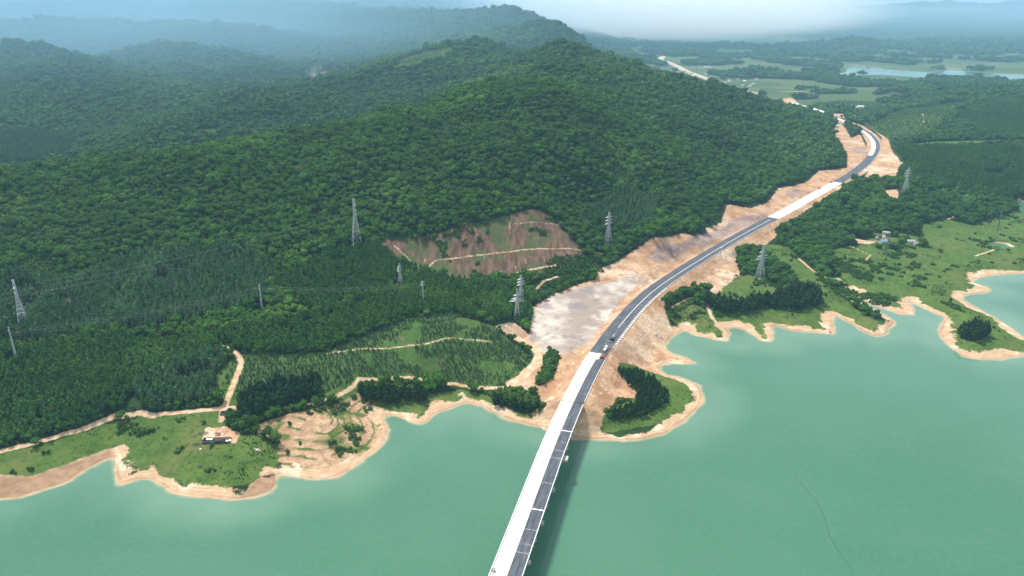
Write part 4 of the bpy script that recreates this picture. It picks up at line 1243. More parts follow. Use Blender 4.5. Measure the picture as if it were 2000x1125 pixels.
for gi, gv in enumerate(GROVES):
    for (x_, y_, s_) in GROVE_PTS[gi]:
        plant('grove_tree', float(x_), float(y_), float(s_), gv[4], gv[5], name=gv[0])
single_out('broadleaf_tree', 300, 'round crowned broadleaf tree at the near lower edge of the hill forest', 'nearest broadleaf trees of the hill forest', 'hill_forest', 'dense broadleaf forest covering the main hill slopes')
single_out('eucalyptus_tree', 300, 'slender pale trunked tree of the left hand plantation', 'nearest slender plantation trees', 'eucalyptus_plantation', 'plantation of slender pale trunked trees on the slopes')
single_out('acacia_tree', 300, 'dark narrow tree of the dense plantation rows at lower left', 'nearest dark plantation trees', 'acacia_plantation', 'dark plantation rows covering the lower slopes')
single_out('bush', 300, 'low round green bush on the nearer grass by the shore', 'nearest bushes on the shore grass', 'scattered_undergrowth', 'scattered green bushes over the grassy banks', 'bush')
single_out('sapling', 300, 'young pale green sapling in a row on the grassy knoll', 'nearest saplings on the knoll', 'sapling_rows', 'rows of pale young saplings covering the grassy knoll', 'sapling')
scatter('far_forest', 'far_tree', POOL['far_tree'], 'far forest covering the hazy hills and valley', 'forest')
for (px, py, sc, lab) in [(1468,562,.75,'small round bush alone on the grass below the tower and left of two others'),(1495,560,.5,'smaller of two bushes close together on the grass below the tower'),(1503,558,.75,'larger of two bushes close together on the grass below the tower'),
                          (1612,577,.8,'upright lone bush on the grass right of the dark grove'),(1837,492,1.3,'round dark bush alone on the bright grass near the far right'),(1803,481,2.6,'large round dark tree just right of the grey sheds'),
                          (1620,570,.5,'tiny bush between the upright lone bush and the inlet'),(1720,592,1.0,'dark bush beside the head of the narrow inlet')]:
    p = hit(px, py)[0]
    plant('bush', float(p[0]), float(p[1]), sc * 1.6, lab, None, cat='bush')
print('pools', {k: len(v) for k, v in POOL.items()}, [len(g_) for g_ in GROVE_PTS])

# ------------------------------------------------------------------ lattice towers and power lines
M_STEEL = flat('galvanised_steel', (0.46, 0.49, 0.50), 0.5, 0.4, 0.12, 3.0, 0.3)
M_DARKSTEEL = flat('weathered_steel', (0.27, 0.29, 0.29), 0.6, 0.3, 0.15, 3.0, 0.3)
M_GLASS = flat('brown_insulator', (0.20, 0.12, 0.08), 0.3, 0.5, 0.1, 1.0)
M_WIRE = flat('aluminium_wire', (0.20, 0.22, 0.22), 0.5, 0.4, 0.05, 5.0, 0.2)
TIPS = []
def tower(i):
    (bp, top, kind, deg, label) = TOWERS[i]
    x, y, z = TB[i]
    dx, dy, dz = ray(bp[0], top)
    h = H + y * float(dz / dy) - z
    mat = M_DARKSTEEL if i in (11, 12) else M_STEEL
    t = thing('lattice_tower', label, 'pylon', (x, y, z), R(deg))
    slim = kind == 'slim'
    wb = h * (0.035 if slim else 0.098); wt = h * (0.012 if slim else 0.017); waist = 0.62 if not slim else 0.5
    def half(f):
        return wb + (wt * 1.5 - wb) * f / waist if f < waist else wt * 1.5 + (wt - wt * 1.5) * (f - waist) / (1 - waist)
    rl, rb = (0.24, 0.11) if slim else (0.30, 0.15)
    for sx_ in (-1, 1):
        for sy_ in (-1, 1):
            m = MB()
            lv = [0, waist, 1.0]
            for a, b in zip(lv[:-1], lv[1:]):
                za = -0.9 if a == 0 else a * h
                m.bar((sx_ * half(a), sy_ * half(a), za), (sx_ * half(b), sy_ * half(b), b * h), rl, 4, rl * 0.85)
            m.build('leg', mat, t)
            if not slim:
                MB().box((sx_ * half(0), sy_ * half(0), 0.1), (1.0, 1.0, 1.0)).build('footing', M_CONC, t)
    m = MB()
    f, lv = 0.0, [0.0]
    while f < 0.985:
        f = min(1.0, f + max(0.030, 1.55 * half(f) / h)); lv.append(f)
    for a, b in zip(lv[:-1], lv[1:]):
        ha, hb = half(a), half(b)
        ca = [(-ha, -ha), (ha, -ha), (ha, ha), (-ha, ha)]; cb = [(-hb, -hb), (hb, -hb), (hb, hb), (-hb, hb)]
        for k in range(4):
            n = (k + 1) % 4
            m.bar((*ca[k], a * h), (*cb[n], b * h), rb, 3); m.bar((*ca[n], a * h), (*cb[k], b * h), rb, 3)
            m.bar((*cb[k], b * h), (*cb[n], b * h), rb, 3)
    m.build('bracing', mat, t)
    arms = [(0.66, 0.14), (0.76, 0.15), (0.86, 0.13)] if kind == 'wide' else ([(0.58, 0.22), (0.66, 0.17), (0.78, 0.11)] if kind == 'low' else [(0.80, 0.10), (0.91, 0.075)])
    M = t.matrix_basis
    tips = []
    for (f, ln) in arms:
        L = ln * h
        for sd in (-1, 1):
            hw_ = half(f)
            m = MB()
            tip = (sd * (hw_ + L), 0, f * h)
            for yy in (-hw_, hw_):
                m.bar((sd * hw_, yy, f * h), tip, rb * 1.35, 3)
                m.bar((sd * hw_, yy, f * h + 0.045 * h), tip, rb * 1.2, 3)
            for q in (0.35, 0.7):
                m.bar((sd * (hw_ + L * q), -hw_ * (1 - q), f * h), (sd * (hw_ + L * q), hw_ * (1 - q), f * h), rb, 3)
                m.bar((sd * (hw_ + L * q), -hw_ * (1 - q), f * h), (sd * (hw_ + L * q), 0, f * h + 0.045 * h * (1 - q)), rb, 3)
            arm = m.build('cross_arm', mat, t)
            MB().bar(tip, (tip[0], 0, f * h - 0.045 * h), 0.14, 5).build('insulator', M_GLASS, arm)
            p = Vector((x, y, z)) + Vector((tip[0] * math.cos(R(deg)), tip[0] * math.sin(R(deg)), f * h - 0.045 * h))
            tips.append(p)
    TIPS.append(tips)
for i in range(len(TOWERS)):
    tower(i)

def cable(a, b, label, group, sag=0.02):
    m = MB(); n = 10
    L = (b - a).length
    pts_ = []
    for k in range(n + 1):
        q = k / n
        p = a.lerp(b, q); p.z -= 4 * sag * L * q * (1 - q)
        pts_.append(p)
    for p, q in zip(pts_[:-1], pts_[1:]):
        m.bar(p, q, 0.022, 3)
    o = m.build('power_cable', M_WIRE)
    tag(o, label, 'power line', group)
def span(i, j, label):
    A_, B_ = TIPS[i], TIPS[j]
    n = min(len(A_), len(B_), 6)
    fl = (TB[j][0] - TB[i][0], TB[j][1] - TB[i][1])
    for k in range(n):
        # pair tips on the same side of the line
        b = B_[k]
        ca = (A_[k].x - TB[i][0]) * fl[1] - (A_[k].y - TB[i][1]) * fl[0]
        cb = (B_[k].x - TB[j][0]) * fl[1] - (B_[k].y - TB[j][1]) * fl[0]
        if ca * cb < 0:
            b = B_[k ^ 1]
        cable(A_[k], b, label, label + 's')
span(1, 0, 'thin grey cable strung over the left forest between the two largest towers')
span(1, 2, 'thin grey cable strung above the brown clearing to the next tower')
span(2, 4, 'thin grey cable strung from the tower by the earthworks over the highway')
span(7, 6, 'thin grey cable strung over the dark plantation to the quarry towers')
span(5, 3, 'thin grey cable strung over the highway to the tower on the grass')
span(8, 9, 'thin grey cable strung between the slim pole towers over the plantation')
span(9, 10, 'thin grey cable strung from the whitish pole tower to the left edge mast')
span(3, 11, 'thin grey cable strung over the right grassland to the farm mast')
span(11, 12, 'thin grey cable strung between the two thin dark masts')
ext = (TB[0] - TB[1]) * 0.9
for k in range(6):
    cable(TIPS[0][k], TIPS[0][k] + Vector((float(ext[0]), float(ext[1]), -18.0)), 'thin grey cable leaving the picture at the left from the broad tower', 'cables leaving at the left')

# ------------------------------------------------------------------ vehicles on the road
M_WPAINT = flat('white_paint', (0.82, 0.83, 0.83), 0.35, 0.5, 0.05, 2.0)
M_TYRE = flat('black_rubber', (0.025, 0.025, 0.026), 0.85, 0.2, 0.2, 0.3)
M_WIND = flat('dark_window', (0.03, 0.04, 0.05), 0.1, 0.6, 0.1, 1.0)
M_RED = flat('red_paint', (0.48, 0.055, 0.04), 0.45, 0.4, 0.15, 0.6)
M_ORANGE = flat('orange_paint', (0.60, 0.20, 0.05), 0.5, 0.4, 0.15, 0.6)
M_GREYP = flat('grey_paint', (0.30, 0.31, 0.33), 0.5, 0.4, 0.2, 0.6)
M_BLACKP = flat('black_paint', (0.035, 0.036, 0.04), 0.5, 0.4, 0.3, 0.6)
M_RUST = flat('rusty_red_rubble', (0.30, 0.125, 0.085), 0.95, 0.1, 0.45, 0.8)

def wheel(t, x, y, r, w_):
    MB().bar((x, y - w_ / 2, r), (x, y + w_ / 2, r), r, 12).build('wheel', M_TYRE, t)

def on_road(s_, u, dz=0.03):
    p, _ = rpos(s_, u, dz)
    tx_, ty_ = float(np.interp(s_, RS, tan[:, 0])), float(np.interp(s_, RS, tan[:, 1]))
    return p, math.atan2(ty_, tx_)

def tipper_truck(p, rz, label):
    t = thing('dump_truck', label, 'truck', p, rz)
    MB().box((0, 0, 0.85), (8.2, 0.95, 0.35)).build('chassis', M_GREYP, t)
    cab = MB().add(*_cab(2.5, 4.35, 1.22, 0.75, 3.0)).build('cab', M_WPAINT, t)
    MB().box((4.34, 0, 2.3), (0.10, 2.0, 0.8)).build('windscreen', M_WIND, cab)
    for sd in (-1, 1):
        MB().box((3.45, sd * 1.21, 2.25), (1.0, 0.06, 0.7)).build('side_window', M_WIND, cab)
    m = MB()
    m.box((-1.2, 0, 1.2), (6.2, 2.4, 0.15))
    for sd in (-1, 1):
        m.box((-1.2, sd * 1.16, 1.9), (6.2, 0.09, 1.25))
    m.box((1.86, 0, 2.0), (0.09, 2.23, 1.5)); m.box((-4.26, 0, 1.8), (0.09, 2.23, 1.05))
    bed = m.build('cargo_bed', M_WPAINT, t)
    MB().box((-1.2, 0, 1.55), (5.9, 2.2, 0.5), 0, 0.75).build('load', M_CONC, bed)
    for x in (3.1, -2.3, -3.5):
        for sd in (-1, 1):
            wheel(t, x, sd * 0.98, 0.52, 0.36)
    return t
def _cab(x0, x1, hw, z0, z1):
    P = [(x0, -hw, z0), (x1, -hw, z0), (x1, hw, z0), (x0, hw, z0), (x0 + .08, -hw * .93, z1), (x1 - .35, -hw * .93, z1), (x1 - .35, hw * .93, z1), (x0 + .08, hw * .93, z1)]
    return P, [(0,3,2,1),(4,5,6,7),(0,1,5,4),(1,2,6,5),(2,3,7,6),(3,0,4,7)]

def paver(p, rz, label):
    t = thing('road_paver', label, 'road machine', p, rz)
    MB().box((0.6, 0, 1.2), (4.4, 2.3, 1.5), 0, 0.94).build('body', M_BLACKP, t)
    MB().add([(2.8,-1.7,.6),(4.6,-1.7,.6),(4.6,1.7,.6),(2.8,1.7,.6),(2.6,-1.9,1.7),(4.9,-1.9,1.7),(4.9,1.9,1.7),(2.6,1.9,1.7)], [(0,3,2,1),(0,1,5,4),(1,2,6,5),(2,3,7,6),(3,0,4,7),(4,5,6,7)]).build('hopper', M_BLACKP, t)
    MB().box((-2.5, 0, 0.45), (1.2, 4.8, 0.7)).build('screed', M_GREYP, t)
    cn = MB()
    for x in (-1.2, 1.4):
        for sd in (-1, 1):
            cn.bar((x, sd * 1.0, 1.9), (x, sd * 1.0, 3.3), 0.06, 4)
    cn = cn.build('canopy_posts', M_GREYP, t)
    MB().box((0.1, 0, 3.36), (3.6, 2.5, 0.12)).build('canopy', M_BLACKP, t)
    for sd in (-1, 1):
        MB().prism([(sd * 1.25 - .2, 0.0), (sd * 1.25 + .2, 0.0), (sd * 1.25 + .2, 0.75), (sd * 1.25 - .2, 0.75)], -1.6, 2.2).build('track', M_TYRE, t)
    MB().bar((4.6, 0, 1.6), (11.5, 0, 2.6), 0.35, 6).build('conveyor', M_STAIN, t)
    return t

def roller(p, rz, label):
    t = thing('road_roller', label, 'road machine', p, rz)
    MB().box((-0.9, 0, 1.05), (2.6, 1.7, 0.9), 0, 0.9).build('body', M_RED, t)
    MB().bar((1.5, -0.95, 0.72), (1.5, 0.95, 0.72), 0.72, 14).build('drum', M_GREYP, t)
    fr = MB(); fr.box((0.9, 1.05, 0.8), (2.4, 0.14, 0.3)); fr.box((0.9, -1.05, 0.8), (2.4, 0.14, 0.3)); fr.box((2.35, 0, 0.8), (0.14, 1.96, 0.3))
    fr.build('drum_frame', M_RED, t)
    for sd in (-1, 1):
        wheel(t, -1.4, sd * 1.05, 0.7, 0.4)
    ps = MB()
    for x in (-1.5, 0.1):
        for sd in (-1, 1):
            ps.bar((x, sd * 0.7, 1.5), (x, sd * 0.7, 2.7), 0.05, 4)
    ps.build('canopy_posts', M_GREYP, t)
    MB().box((-0.7, 0, 2.76), (2.0, 1.7, 0.1)).build('canopy', M_RED, t)
    return t

def excavator(p, rz, label, swing=0.5, reach=0.0):
    t = thing('excavator', label, 'excavator', p, rz)
    for sd in (-1, 1):
        MB().add([(-1.9, sd*1.1-.3, .0),(1.9, sd*1.1-.3,.0),(2.2, sd*1.1-.3,.45),(1.9, sd*1.1-.3,.9),(-1.9, sd*1.1-.3,.9),(-2.2, sd*1.1-.3,.45),
                  (-1.9, sd*1.1+.3, .0),(1.9, sd*1.1+.3,.0),(2.2, sd*1.1+.3,.45),(1.9, sd*1.1+.3,.9),(-1.9, sd*1.1+.3,.9),(-2.2, sd*1.1+.3,.45)],
                 [(0,1,2,3,4,5),(11,10,9,8,7,6)] + [(k,(k+1)%6,6+(k+1)%6,6+k) for k in range(6)]).build('track', M_TYRE, t)
    b = MB(); b.box((-0.5, 0, 1.6), (3.6, 2.5, 1.1), 0, 0.95); b.build('body', M_ORANGE, t)
    cab = MB().box((0.75, 0.75, 2.7), (1.5, 0.95, 1.2), 0, 0.9).build('cab', M_ORANGE, t)
    MB().box((1.51, 0.75, 2.75), (0.05, 0.75, 0.75)).build('windscreen', M_WIND, cab)
    MB().bar((1.2, -0.3, 1.9), (3.6, -0.3, 5.0), 0.32, 4, 0.26).bar((3.6, -0.3, 5.0), (5.6, -0.3, 4.6), 0.28, 4, 0.22).build('boom', M_ORANGE, t)
    arm = MB().bar((5.6, -0.3, 4.75), (6.3, -0.3, 1.9), 0.24, 4, 0.16).build('dipper_arm', M_ORANGE, t)
    MB().add([(5.9,-.9,1.9),(6.7,-.9,1.8),(6.6,-.9,.9),(5.7,-.9,.7),(5.9,.3,1.9),(6.7,.3,1.8),(6.6,.3,.9),(5.7,.3,.7)], [(0,3,2,1),(4,5,6,7),(0,1,5,4),(1,2,6,5),(2,3,7,6),(3,0,4,7)]).build('bucket', M_GREYP, arm)
    return t

def car(p, rz, label, mat):
    t = thing('car', label, 'car', p, rz)
    prof = [(-2.1, .35), (2.1, .35), (2.15, .75), (1.2, .92), (-1.9, .95), (-2.15, .8)]
    V = [(a, -0.85, b) for a, b in prof] + [(a, 0.85, b) for a, b in prof]
    n = len(prof)
    MB().add(V, [tuple(range(n))[::-1], tuple(range(n, 2 * n))] + [(k, (k + 1) % n, n + (k + 1) % n, n + k) for k in range(n)]).build('body', mat, t)
    P = [(-1.75,-.78,.95),(1.15,-.78,.93),(1.15,.78,.93),(-1.75,.78,.95),(-1.35,-.62,1.48),(0.35,-.62,1.48),(0.35,.62,1.48),(-1.35,.62,1.48)]
    MB().add(P, [(0,1,5,4),(1,2,6,5),(2,3,7,6),(3,0,4,7)]).build('windows', M_WIND, t)
    MB().box((-0.5, 0, 1.51), (1.75, 1.28, 0.06)).build('roof', mat, t)
    for x in (-1.3, 1.3):
        for sd in (-1, 1):
            wheel(t, x, sd * 0.78, 0.32, 0.2)
    return t

p, a = on_road(s_at(683), 3.6)
tipper_truck(p, a, 'white dump truck stopped beside the red rubble where the white lane ends')
p, a = on_road(s_at(665), 3.2)
paver(p, a, 'black road machine with a long brown conveyor just beyond the white truck')
p, a = on_road(s_at(697), 4.3)
roller(p, a, 'small red road roller at the edge of the white lane')
p, a = on_road(s_at(484), 4.0)
car(p, a, 'pale car driving alone on the middle stretch of the dark highway', M_WPAINT)
p, a = on_road(s_at(357), -6.5)
car(p, a, 'white car parked where the far white lane meets the dark lane', M_WPAINT)
p, a = on_road(s_at(293), 2.0)
paver(p, a, 'dark road machine on the far bend of the highway')
p, a = on_road(s_at(1119), -7.2)
t = thing('cargo_tricycle', 'small grey cargo tricycle on the white lane at the bottom of the bridge', 'tricycle', p, a)
MB().box((-0.6, 0, 0.75), (1.9, 1.3, 0.12)).build('tray', M_GREYP, t)
sdm = MB()
for sd in (-1, 1):
    sdm.box((-0.6, sd * 0.62, 1.0), (1.9, 0.05, 0.4))
sdm.build('side_boards', M_GREYP, t)
MB().box((0.75, 0, 0.85), (0.8, 0.35, 0.3)).build('saddle', M_BLACKP, t)
MB().bar((1.25, 0, 0.5), (1.0, 0, 1.25), 0.05, 5).bar((1.0, -0.4, 1.25), (1.0, 0.4, 1.25), 0.04, 5).build('handlebar', M_GREYP, t)
wheel(t, 1.3, 0, 0.33, 0.12)
for sd in (-1, 1):
    wheel(t, -0.8, sd * 0.75, 0.36, 0.14)
for (px, py, rz, lab) in [(1600, 369, 2.6, 'orange excavator working beside the far white lane, nearer of two'), (1623, 357, 0.5, 'orange excavator working beside the far white lane, farther of two')]:
    q = hit(px, py)[0]
    excavator(tuple(q), rz, lab)

# rusty rubble heaped along the right lane by the truck
def boulder_mesh(seed, mat, name):
    r = random.Random(seed)
    me = bpy.data.meshes.new(name)
    me.from_pydata([tuple(c * (0.7 + 0.6 * r.random()) for c in p) for p in ICO], [], ICF)
    me.materials.append(mat)
    return me
M_BOULDER = flat('pale_boulder', (0.55, 0.47, 0.38), 0.95, 0.1, 0.25, 1.0)
def joined_rocks(name, spots, mat, label, cat):
    m = MB()
    r = random.Random(5)
    for (x, y, z, s_) in spots:
        m.add([(x + p[0] * s_ * r.uniform(.6, 1.3), y + p[1] * s_ * r.uniform(.6, 1.3), z + p[2] * s_ * r.uniform(.5, 1.0)) for p in ICO], ICF)
    return tag(m.build(name, mat), label, cat, kind='stuff')
sp = []
for k in range(260):
    s_ = s_at(698) + random.random() * 26 - 2; u = random.uniform(5.4, 8.6) + (s_ - s_at(698)) * 0.02
    p, _ = rpos(s_, u, 0.1 + 0.5 * random.random()); sp.append((p.x, p.y, p.z, random.uniform(0.15, 0.5)))
joined_rocks('rubble', sp, M_RUST, 'rusty red rubble heaped along the lane beside the white truck', 'rubble')
x, y = jitter_points(430, 1150, 4.5)
mm = samp(A['earth'], x, y); rk = fbm(x, y, 30, 3, 81)
k_ = (mm > 1.5) & (samp(A['road'], x, y) < -2.5) & (rk > 0.18) & (rng.random(len(x)) < 0.55)
x, y = x[k_], y[k_]; z = samp(HT, x, y)
joined_rocks('loose_stones', list(zip(x, y, z, rng.gamma(2.0, 0.22, len(x)))), M_BOULDER, 'pale loose stones scattered over the bare earthworks', 'stones')

# blocks of the stepped drain along the embankment shoulder
k = 0
for s_ in np.arange(s_at(668), s_at(560), 5.2):
    p, a = on_road(float(s_), 10.0, -0.35)
    o = MB().box((p.x, p.y, p.z + 0.15), (2.2, 1.3, 0.7), a).build('drain_block', M_WHITE)
    tag(o, 'small white drain block in the line along the embankment shoulder', 'drain block', 'drain blocks along the embankment shoulder')

# ------------------------------------------------------------------ charcoal site, boat, raft
M_CHAR = flat('charred_wood', (0.022, 0.021, 0.026), 0.9, 0.2, 0.5, 0.5)
M_ASHY = flat('grey_weathered_wood', (0.135, 0.115, 0.115), 0.9, 0.15, 0.4, 0.6)
M_SHEET = flat('white_sheet', (0.80, 0.81, 0.84), 0.6, 0.3, 0.08, 1.0)
M_TARP = flat('black_sheet', (0.018, 0.018, 0.022), 0.4, 0.4, 0.3, 0.8)
log_me = {}
def log_pile(px, py, L, D, rz, rows, label, mats, seed):
    r = random.Random(seed)
    c = hit(px, py)[0]
    t = thing('log_pile', label, 'log pile', tuple(c), rz)
    for mi, mt in enumerate(mats):
        if (seed, mi) not in log_me:
            me = bpy.data.meshes.new('log'); b = MB().bar((-2.4, 0, 0), (2.4, 0, 0), 0.34, 7, 0.26)
            me.from_pydata(b.v, [], b.f); me.materials.append(mt); log_me[(seed, mi)] = me
    nseg = max(1, int(L / 4.7))
    for k in range(rows):
        y = -D / 2 + D * (k + 0.5) / rows
        lay = 1 + int(2.2 * math.sin(math.pi * (k + 0.5) / rows) + 0.6)
        for l in range(lay):
            for q in range(nseg):
                if r.random() < 0.08:
                    continue
                o = bpy.data.objects.new('log', log_me[(seed, 0 if r.random() < 0.62 else 1)])
                COL.objects.link(o); o.parent = t
                o.location = (-L / 2 + (q + 0.5) * L / nseg + r.uniform(-.5, .5), y + r.uniform(-.15, .15) + 0.15 * l, 0.3 + l * 0.5)
                o.rotation_euler = (r.uniform(0, 6), r.uniform(-.03, .03), r.uniform(-.09, .09))
    return c
c1 = log_pile(423, 861, 19, 7.5, R(2), 13, 'large heap of charred black logs on the shore grass, with two white sheets on it', [M_CHAR, M_ASHY], 3)
c2 = log_pile(452, 807, 16, 6.0, R(4), 9, 'smaller heap of grey and black logs beside the track junction', [M_ASHY, M_CHAR], 4)
def sheet(px, py, w_, d, zoff, label, mat, rz=0.0):
    c = hit(px, py)[0]
    n = 7; V = []; r = random.Random(px)
    for i in range(n):
        for j in range(n):
            V.append(((i / (n - 1) - .5) * w_, (j / (n - 1) - .5) * d, zoff + r.uniform(-.10, .10) - 0.35 * (abs(j / (n - 1) - .5) * 2) ** 3))
    Fc = [(i * n + j, (i + 1) * n + j, (i + 1) * n + j + 1, i * n + j + 1) for i in range(n - 1) for j in range(n - 1)]
    me = bpy.data.meshes.new('sheet'); me.from_pydata(V, [], Fc); me.materials.append(mat)
    o = bpy.data.objects.new('sheet', me); COL.objects.link(o); o.location = tuple(c); o.rotation_euler = (0, 0, rz)
    sm = o.modifiers.new('thickness', 'SOLIDIFY'); sm.thickness = 0.05
    return tag(o, label, 'sheet')
sheet(410, 861, 4.6, 2.2, 1.9, 'white sheet lying on the left part of the large charred heap', M_SHEET)
sheet(446, 863, 3.4, 2.6, 1.6, 'white sheet lying over the right end of the large charred heap', M_SHEET, 0.6)
sheet(425, 846, 3.4, 1.6, 0.5, 'small black sheet spread on the bare ground behind the large charred heap', M_TARP)
sheet(437, 835, 1.6, 1.4, 0.35, 'small white sheet lying in the grass behind the charcoal site', M_SHEET, 0.4)
sheet(391, 877, 1.6, 1.2, 0.25, 'small white rag lying in front of the left end of the charred heap', M_SHEET, 1.0)
q = hit(426, 850)[0]
t = thing('brick_stack', 'small stack of red bricks between the black sheet and the large charred heap', 'bricks', tuple(q), 0.3)
M_BRICK = flat('red_brick', (0.42, 0.13, 0.09), 0.9, 0.1, 0.3, 0.4)
bme = None
for k in range(24):
    if bme is None:
        bme = bpy.data.meshes.new('brick'); b = MB().box((0, 0, 0), (0.85, 0.42, 0.28)); bme.from_pydata(b.v, [], b.f); bme.materials.append(M_BRICK)
    o = bpy.data.objects.new('brick', bme); COL.objects.link(o); o.parent = t
    o.location = ((k % 4 - 1.5) * 0.9, (k // 4 % 3 - 1) * 0.5, 0.14 + 0.3 * (k // 12)); o.rotation_euler = (0, 0, random.uniform(-.2, .2))
def brush_pile(px, py, R0, label, seed):
    c = hit(px, py)[0]; r = random.Random(seed); m = MB()
    for k in range(90):
        a = r.uniform(0, 6.28); d = R0 * math.sqrt(r.random()); L = r.uniform(.8, 2.0); b = r.uniform(0, 6.28)
        z = 0.15 + 0.9 * (1 - d / R0) * r.random()
        p = Vector((d * math.cos(a), d * math.sin(a) * 0.6, z)); e = Vector((math.cos(b), math.sin(b) * 1.0, r.uniform(-.15, .25))) * L
        m.bar(p - e / 2, p + e / 2, 0.07, 3)
    o = m.build('brush_pile', M_ASHY); o.location = tuple(c)
    return tag(o, label, 'brush pile')
brush_pile(398, 846, 4.2, 'grey heap of brushwood up against the left side of the charcoal site', 1)
brush_pile(384, 868, 3.2, 'grey heap of brushwood on the grass farther left of the charred heap', 2)
brush_pile(391, 911, 1.7, 'small pale heap of twigs alone on the open grass', 3)
brush_pile(416, 916, 1.2, 'small dark heap of twigs near the shore grass', 4)

def hull(L, W_, h, n=12):
    """an open boat shell: outer and inner skins"""
    V, Fc = [], []
    prof = [(-1, 1.0), (-0.72, 0.35), (0, 0.0), (0.72, 0.35), (1, 1.0)]
    for (sc_, zo) in ((1.0, 0.0), (0.84, 0.09)):
        for i in range(n + 1):
            f = i / n * 2 - 1
            wd = W_ / 2 * (1 - abs(f) ** 2.6) * sc_ + 0.02
            sheer = 0.22 * f * f
            for (a, b) in prof:
                V.append((f * L / 2 * (1.0 if sc_ == 1.0 else 0.95), a * wd, (b * h + sheer * b) + (zo if b < 0.9 else 0)))
    m = len(prof); off = (n + 1) * m
    for i in range(n):
        for k in range(m - 1):
            Fc.append((i * m + k, (i + 1) * m + k, (i + 1) * m + k + 1, i * m + k + 1))
            Fc.append((off + i * m + k, off + i * m + k + 1, off + (i + 1) * m + k + 1, off + (i + 1) * m + k))
        for k in (0, m - 1):
            q = (i * m + k, (i + 1) * m + k, off + (i + 1) * m + k, off + i * m + k)
            Fc.append(q if k else q[::-1])
    return V, Fc
M_BOAT = flat('cream_hull', (0.70, 0.66, 0.52), 0.6, 0.3, 0.12, 0.8)
M_WOOD = flat('brown_planks', (0.21, 0.15, 0.105), 0.85, 0.15, 0.3, 0.4)
def boat(pos, L, W_, rz, label, mat, name='boat'):
    t = thing(name, label, 'boat', pos, rz)
    V, Fc = hull(L, W_, 0.75)
    link_mesh('hull', V, Fc, mat, t)
    for x in (-L * 0.25, 0.05, L * 0.24):
        MB().box((x, 0, 0.52), (0.32, W_ * 0.86 * (1 - abs(2 * x / L) ** 2.6), 0.06)).build('thwart', M_WOOD, t)
    return t
q = hit(503, 880)[0]
boat((q[0], q[1], q[2] + 0.05), 6.6, 2.1, R(-38), 'cream coloured open boat lying on the grass', M_BOAT)
q = hit(521, 931)[0]
boat((q[0], q[1], max(q[2], 0.0) - 0.05), 5.2, 1.4, R(12), 'grey wooden boat drawn up at the tip of the left spit', M_ASHY)
q = hit(531, 927)[0]
t = thing('raft', 'small dark wooden raft on the shore beside the grey boat', 'raft', (q[0], q[1], max(q[2], 0.05) + 0.2), R(20))
pme = bpy.data.meshes.new('plank'); b = MB().box((0, 0, 0), (3.2, 0.34, 0.12)); pme.from_pydata(b.v, [], b.f); pme.materials.append(M_WOOD)
for k in range(6):
    o = bpy.data.objects.new('plank', pme); COL.objects.link(o); o.parent = t; o.location = (random.uniform(-.1, .1), -1 + k * 0.4, 0.12)
for xx in (-1.1, 1.1):
    MB().bar((xx, -1.3, 0), (xx, 1.3, 0), 0.13, 6).build('float', M_ASHY, t)
MB().bar((0.9, 0.5, 0.1), (1.1, 0.5, 1.5), 0.05, 5).build('mooring_post', M_ASHY, t)
for (px, py, rz, lab) in [(1609, 643, .4, 'small dark boat on the sand at the second right hand cove, farther from the water'), (1621, 649, 1.2, 'small dark boat at the waterline of the second right hand cove')]:
    q = hit(px, py)[0]
    boat((q[0], q[1], max(q[2], 0.0) + 0.0), 4.6, 1.5, rz, lab, M_WOOD)

# faint float line lying on the water
fl = [(1552, 928), (1575, 955), (1600, 985), (1613, 1015), (1620, 1050), (1640, 1080), (1668, 1118)]
fp = at_z([a for a, _ in fl], [b for _, b in fl], 0.03).T
fp = smooth_curve(fp, 2.0, 12)
m = MB()
for a_, b_ in zip(fp[:-1], fp[1:]):
    m.bar(a_, b_, 0.10, 4)
tag(m.build('float_line', flat('dark_green_rope', (0.03, 0.09, 0.06), 0.8, 0.2, 0.2, 1.0)), 'thin dark float line curving over the open water at lower right', 'float line')

